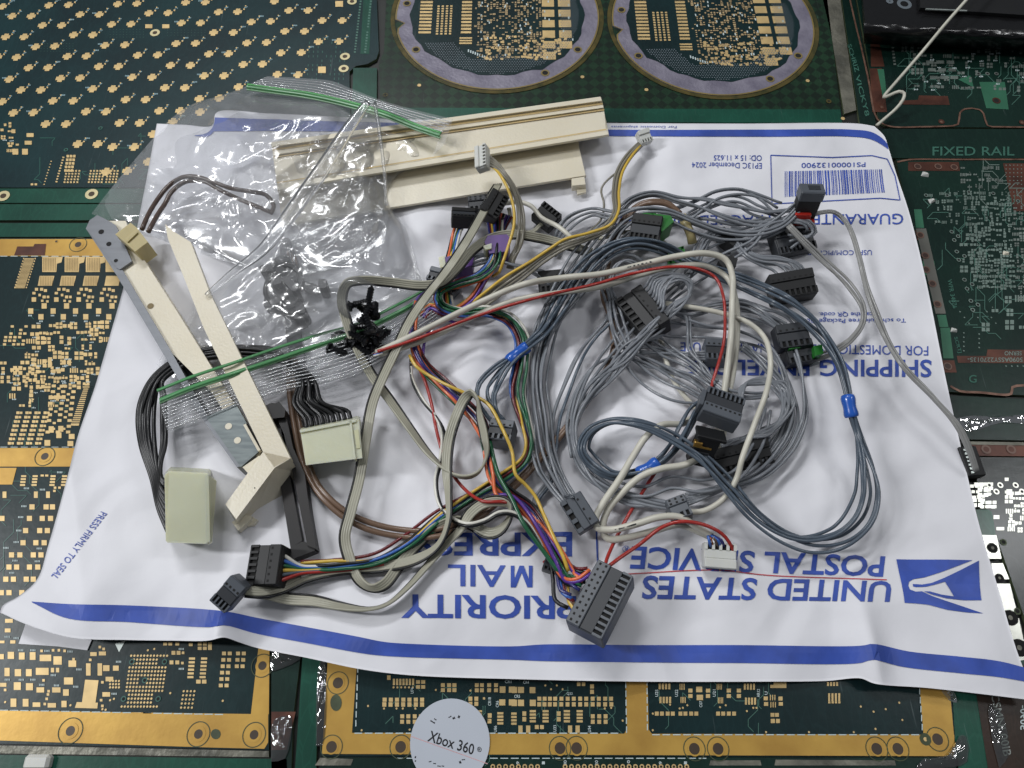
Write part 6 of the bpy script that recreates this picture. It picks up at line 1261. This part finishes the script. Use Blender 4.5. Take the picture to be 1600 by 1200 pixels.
# ---- grey wires sweeping to the double plug
T = harness('grey wires sweeping right to the double dark plug with green keys', 1180, 490)
bundle(T, [(1040, 478, 8, 20), (1080, 486, 8, 20), (1120, 478, 8, 18), (1160, 474, 9, 18), (1200, 490, 9, 26), (1226, 506, 10, 38), (1236, 520, 9, 42)], [WG] * 6, seed=41, vs=.9, wob=.3)
bundle(T, [(990, 470, 6, 24), (1040, 500, 6, 20), (1100, 506, 7, 18), (1160, 512, 7, 18), (1204, 532, 7, 20), (1226, 566, 8, 20), (1238, 610, 9, 22), (1240, 650, 9, 26), (1222, 694, 8, 26), (1185, 738, 8, 22), (1130, 764, 7, 18), (1072, 778, 6, 14)], [WG] * 5, seed=42, vs=1.3, wob=.7)
connector(T, (1216, 526), (1266, 519), 11, 8, 13, M_cdark, n=5, tilt=8); connector(T, (1230, 552), (1274, 545), 10, 8, 9, M_cdark, n=5, tilt=8)
blocks(T, 'green_key', [(1271, 541), (1284, 538), (1287, 552), (1274, 556)], 10, 3, M_cgreen); blocks(T, 'green_key', [(1232, 541), (1250, 538), (1251, 543), (1233, 546)], 9, 5, M_cgreen)
bundle(T, [(1230, 562, 4, 14), (1262, 562, 4, 10), (1298, 550, 5, 10), (1328, 530, 6, 9), (1346, 504, 7, 9), (1346, 482, 8, 9), (1326, 450, 9, 9), (1290, 412, 10, 9), (1256, 378, 12, 9), (1232, 352, 14, 9)], [WL, WL, WL], seed=43, vs=.5, wob=.3)

# ---- inner grey loops at right: the grey plug by the word USE, long black plug
T = harness('loose grey loops around the long black plug with holes, right of the middle', 1190, 650)
connector(T, (1118, 724), (1206, 702), 11, 9, 9, M_cblack, n=9, tilt=14, mdark=M_cblack)
gq = random.Random(17)
for i in range(7):
    f = i / 6; x = 1128 + f * 66; y = 712 - f * 14; j_ = lambda s_=5: gq.uniform(-s_, s_)
    wire(T, [(x, y, 7), (x + 8, y - 12, 9), (x + 26 - f * 26 + j_(), y - 24 + j_(), 11), (1200 + f * 6 + j_(9), 672 - f * 4 + j_(9), 11), (1218 + f * 22 + j_(8), 640 - f * 6 + j_(9), 10), (1212 + f * 14 + j_(9), 606 - f * 6 + j_(8), 9), (1196 - f * 8 + j_(8), 592 + f * 4 + j_(6), 9), (1166 - f * 10, 600 + f * 7, 9), (1160, 618 + f * 14, 12)], WG)
bundle(T, [(985, 552, 5, 18), (1010, 574, 5, 18), (1050, 592, 5, 22), (1085, 606, 5, 20), (1110, 630, 6, 12)], [WG] * 3, seed=46, vs=.8, wob=.5)
bundle(T, [(1000, 520, 6, 22), (1040, 548, 6, 22), (1080, 566, 6, 22), (1110, 590, 7, 22), (1140, 612, 9, 16), (1180, 618, 9, 12), (1200, 616, 9, 10)], [WG] * 3, seed=47, vs=1, wob=.5)
bundle(T, [(1050, 482, 7, 18), (1072, 494, 8, 12), (1073, 520, 8, 10), (1074, 545, 8, 12), (1092, 568, 8, 14), (1120, 598, 9, 14)], [WG] * 2, seed=48, vs=.8, wob=.5)
bundle(T, [(1015, 502, 6, 14), (1030, 470, 7, 16), (1048, 500, 7, 14), (1036, 522, 7, 12), (1004, 532, 7, 12), (975, 548, 6, 16), (930, 568, 6, 12), (900, 610, 6, 12), (888, 660, 5, 12), (896, 715, 5, 12)], [WG] * 2, seed=49, vs=.8, wob=.5)
connector(T, (1103, 543), (1138, 545), 11, 7, 8, M_cgrey, n=4, tilt=-6); bundle(T, [(1106, 556, 5, 16), (1080, 556, 5, 14), (1040, 550, 5, 16), (1000, 546, 5, 18)], [WG] * 4, seed=50, vs=.6)
bundle(T, [(1200, 640, 9, 16), (1180, 700, 10, 12), (1150, 742, 10, 12), (1100, 760, 9, 14), (1050, 755, 8, 14), (1010, 768, 7, 12), (960, 758, 6, 12), (918, 730, 5, 12), (900, 690, 5, 12)], [WG] * 2, seed=51, vs=1, wob=.4)

# ---- black upright plug
T = harness('tall black plug with brass contacts standing beside the long black plug', 1110, 690)
F, L = frame_px((1091, 672), (1130, 681), 22, -32); mb = MB(); mb.box(-L / 2 + .006, L / 2 - .006, -.026, .03, -.15, -.006, F, .005); o = mb.build('connector', M_cblack, T)
MB().box(-L / 2 - .004, L / 2 + .012, -.034, .036, -.014, 0, F, .003).build('flange', M_blackp, o)
MB().box(-L / 2 - .004, -L / 2 + .03, -.032, -.01, -.05, -.035, F, .003).build('brass_contact', M_brass, o); MB().box(-L / 2 - .004, -L / 2 + .07, -.031, -.027, -.060, -.052, F, .001).build('brass_contact', M_brass, o)
MB().box(-L / 2 + .02, L / 2 - .03, -.029, -.025, -.13, -.08, F, .001).build('panel', M_cdark, o)
bundle(T, [(1128, 700, 6, 10), (1150, 690, 6, 10), (1180, 682, 6, 10), (1206, 668, 6, 10)], [WG] * 4, seed=52)

# ---- six-way grey plug
T = harness('small grey six-way plug above the cream cables, with thin grey leads to its right', 1080, 780)
connector(T, (1046, 797), (1076, 786), 9, 8, 13, M_cgrey, n=3, rows=2, tilt=-10, mdark=M_cgrey)
bundle(T, [(1072, 784, 8, 14), (1100, 776, 7, 14), (1140, 760, 7, 14), (1176, 735, 7, 14), (1212, 700, 7, 16), (1236, 655, 7, 16), (1226, 605, 7, 14), (1200, 572, 7, 14), (1160, 540, 7, 14)], [WG] * 4, seed=55, vs=1, wob=.4)
bundle(T, [(1050, 792, 7, 14), (1000, 782, 6, 14), (950, 764, 5, 14), (915, 740, 5, 14), (896, 705, 5, 12), (892, 670, 5, 12), (905, 640, 5, 12), (930, 610, 5, 12), (960, 575, 5, 14), (990, 540, 6, 12)], [WG] * 3, seed=56, vs=.8, wob=.3)

# ---- black plug at right with leads
T = harness('wide black plug alone on white paper at upper right, grey leads behind', 1235, 430)
connector(T, (1205, 448), (1275, 436), 12, 10, 12, M_cblack, n=8, tilt=10, mdark=M_blackp)
bundle(T, [(1242, 440, 8, 54), (1238, 424, 11, 46), (1215, 412, 11, 26), (1190, 408, 11, 18), (1168, 398, 10, 16), (1150, 375, 9, 16), (1150, 355, 9, 14)], [WG] * 7, seed=60, vs=.9, wob=.25)
blocks(T, 'small_plug', [(1122, 408), (1142, 398), (1153, 404), (1150, 416), (1130, 418)], 9, 1, M_cblack)

# ---- green keyed plug
T = harness('black and green plug with dark slate leads, below the loops near the top middle', 1020, 350)
connector(T, (985, 352), (1032, 358), 13, 10, 18, M_cblack, n=6, tilt=16, mdark=M_cdark); blocks(T, 'green_key', [(1020, 333), (1048, 337), (1053, 346), (1034, 362), (1030, 350)], [20, 20, 19, 18, 19], 8, M_cgreen); blocks(T, 'green_key', [(1000, 334), (1022, 330), (1030, 338), (1008, 342)], 17, 8, M_cgreen)
bundle(T, [(1050, 400, 6, 14), (1020, 384, 8, 18), (985, 378, 9, 20), (950, 392, 9, 20), (915, 420, 8, 22), (885, 462, 8, 24), (862, 505, 7, 20), (848, 560, 6, 16), (846, 610, 5, 16), (852, 670, 5, 16), (868, 730, 5, 14), (884, 772, 6, 14)], [WS, WS, WBK, WS, WG], seed=61, vs=1.2, wob=.3)
for q in ([(1044, 392), (1068, 384), (1069, 388), (1046, 396)], [(1046, 408), (1074, 402), (1075, 406), (1047, 412)], [(1044, 392), (1048, 391), (1050, 411), (1046, 412)], [(1064, 386), (1068, 385), (1075, 404), (1071, 405)]): blocks(T, 'green_frame', q, 8, 4, M_cgreen)

# ---- long two-wire lead hanging over the right edge
T = harness('long thin grey lead down the right side, black plug over the envelope edge', 1420, 560)
bundle(T, [(1244, 342, 14, 6), (1280, 332, 13, 7), (1304, 331, 12, 8), (1324, 350, 11, 8), (1342, 400, 10, 8), (1358, 460, 10, 8), (1382, 520, 11, 8), (1415, 575, 13, 9), (1460, 622, 13, 8), (1496, 664, 12, 8), (1514, 700, 9, 8), (1526, 736, 4, 7)], [WL, WL, WL], seed=65, vs=.4, wob=.25)
F, L = frame_px((1506, 700), (1522, 746), 3, 0, False); mb = MB(); mb.box(-L / 2, L / 2, -.035, .04, -.02, .022, F, .004); o = mb.build('connector', M_cblack, T); mb = MB()
for i in range(7): mb.box(-L / 2 + .012 + i * L / 8, -L / 2 + .020 + i * L / 8, -.02, -.008, .022, .024, F)
mb.build('contact_tips', M_tin, o, kind='stuff')

# ---- cream cables with red
T = harness('thick off-white cables with a red wire, cut at left, white plug at lower right', 1000, 640)
RC = .0140
wire(T, [(588, 551, 12), (610, 541, 13), (650, 522, 15), (700, 497, 17), (760, 468, 18), (820, 444, 19), (880, 434, 19), (940, 428, 19), (1000, 414, 19), (1060, 400, 20), (1105, 396, 21), (1134, 406, 21), (1144, 430, 20), (1144, 480, 18), (1142, 530, 15), (1136, 580, 12), (1131, 620, 8), (1126, 650, 4), (1118, 700, 3)], WC, r=RC)
wire(T, [(592, 554, 10), (630, 543, 11), (690, 520, 13), (750, 490, 14), (810, 468, 15), (870, 458, 15), (940, 448, 15), (1000, 430, 15), (1060, 415, 16), (1104, 416, 16), (1136, 434, 15), (1150, 470, 13), (1152, 520, 11), (1146, 580, 9), (1138, 620, 7), (1130, 680, 4), (1120, 712, 3)], WC, r=RC * .9)
wire(T, [(590, 549, 14), (650, 530, 15), (720, 503, 17), (790, 479, 18), (860, 460, 19), (930, 444, 19), (990, 427, 20), (1050, 417, 20), (1090, 420, 19), (1118, 434, 18), (1130, 462, 17), (1133, 500, 15), (1131, 535, 13), (1122, 570, 11), (1114, 595, 9), (1106, 625, 6), (1060, 690, 4), (1024, 738, 4), (1000, 775, 5), (978, 812, 4), (960, 846, 4), (948, 874, 8), (944, 890, 11)], WR, r=.0070)
wire(T, [(952, 884, 11), (968, 872, 9), (1000, 850, 8), (1034, 824, 12), (1064, 815, 14), (1100, 820, 13), (1128, 834, 11), (1142, 852, 9), (1145, 862, 7)], WR, r=.0073)
wire(T, [(1112, 838, 8), (1090, 824, 10), (1062, 808, 13), (1030, 808, 13), (990, 820, 11), (952, 828, 9), (932, 824, 9), (930, 812, 9), (944, 784, 10), (966, 752, 11), (990, 712, 12), (1010, 682, 13), (1034, 664, 13), (1066, 662, 11), (1086, 650, 8)], WC, r=RC)
wire(T, [(1112, 840, 6), (1090, 830, 7), (1060, 820, 8), (1020, 830, 7), (980, 840, 6), (950, 842, 5), (942, 830, 5), (948, 800, 7), (972, 770, 9), (1002, 744, 11), (1034, 732, 12), (1070, 726, 12), (1098, 712, 9), (1118, 690, 5), (1130, 660, 5), (1126, 632, 4)], WC, r=RC)
wire(T, [(1072, 800, 9), (1100, 798, 9), (1130, 780, 10), (1150, 750, 13), (1160, 715, 18), (1180, 660, 22), (1198, 610, 22), (1204, 565, 19), (1196, 530, 16), (1172, 506, 14), (1130, 490, 12), (1080, 480, 10), (1040, 474, 9)], WC, r=RC * .82)
wire(T, [(1098, 648, 3), (1072, 622, 3), (1050, 590, 3), (1040, 560, 3), (1032, 530, 3)], WC, r=RC * .8)
wire(T, [(786, 318, 9), (812, 316, 11), (830, 322, 12), (846, 340, 12), (872, 354, 12), (893, 372, 10), (908, 392, 7), (916, 404, 3)], WC, r=RC * .8)
# printed marks along the two cables
def cable_marks(path, h, n_, seed):
    gg = random.Random(seed); q = catmull([(a, b, 0) for a, b in path], 3)[:, :2]
    mb = MB(); i = 2
    while i < len(q) - 3:
        p = q[i]; t = q[min(i + 2, len(q) - 1)] - q[i]; t = t / np.linalg.norm(t); nn_ = np.array([-t[1], t[0]])
        w, hh = gg.uniform(1.1, 1.9), gg.uniform(.7, 1.5)
        if (i // 6) % 3: mb.box(0, 0, 0, 0, 0, 0) if False else mb.poly([on(*(p + t * u * w + nn_ * v * hh), h / 100) for u, v in ((-1, 1), (1, 1), (1, -1), (-1, -1))])
        i += 1 + gg.randint(0, 1)
    mb.build('printed_marks', M_ink, T, kind='stuff')
cable_marks([(942, 829), (965, 827), (990, 820), (1020, 811)], 13.6, 20, 1); cable_marks([(962, 421.5), (985, 416.5), (1010, 411), (1036, 404)], 20.9, 20, 2)
# cable cores and the white plug
for i, (m_, dx) in enumerate(((WB, 0), (M_copperstrand, 4), (WB, 14), (WNB, 19), (WDB, 10))): wire(T, [(1106 + i * 1.5, 836, 9), (1108 + dx, 844, 10), (1110 + dx * 1.1, 854, 8)], m_, r=.006 if i != 1 else .003)
connector(T, (1152, 870), (1101, 866), 9.5, 8, 9, M_white, n=4, tilt=-10, mdark=M_white, holes=False)
for (x, y) in ((588, 551.5), (591, 554.5)):
    p = on(x - 1, y, .12)
for i, m_ in enumerate((WDR, WB, WW)): wire(T, [(598, 549 + i * 1.5, 13.5), (588, 552 + i * 1.5, 13), (584, 553 + i * 1.4, 12.5)], m_, r=.0045)

# ---- small black plug and tan tube
T = harness('small black ridged plug with pale ribbon, just below the end of the cream rail', 850, 342)
connector(T, (868, 346), (840, 324), 10, 6, 9, M_cblack, n=5, tilt=-10, mdark=M_blackp, holes=False)
ribbon(T, [(846, 350, 8, 0), (832, 362, 7, 20), (815, 362, 6, 30), (800, 345, 6, 0), (795, 325, 6, 0)], WT, n=2)
T = thing('tan_tube', 'short tan plastic tube hanging below the grey loops, right of the green and black plug', 'plastic tube', tuple(at(1078, 360, .1)), None)
tube('tube_body', [on(1066, 338, .12), on(1072, 350, .12), on(1079, 366, .11), (on(1082, 380, .09))], .021, M_tan, T, 14)
T = thing('pale_flat_wire', 'pale flat wire crossing under the tangle below the green and black plug', 'wire', tuple(at(990, 390, .06)), None)
ribbon(T, [(905, 372, 3, 0), (940, 372, 3, 10), (985, 362, 4, 0), (1025, 370, 5, 0), (1050, 392, 5, 0), (1060, 405, 4, 0)], WT, n=2)
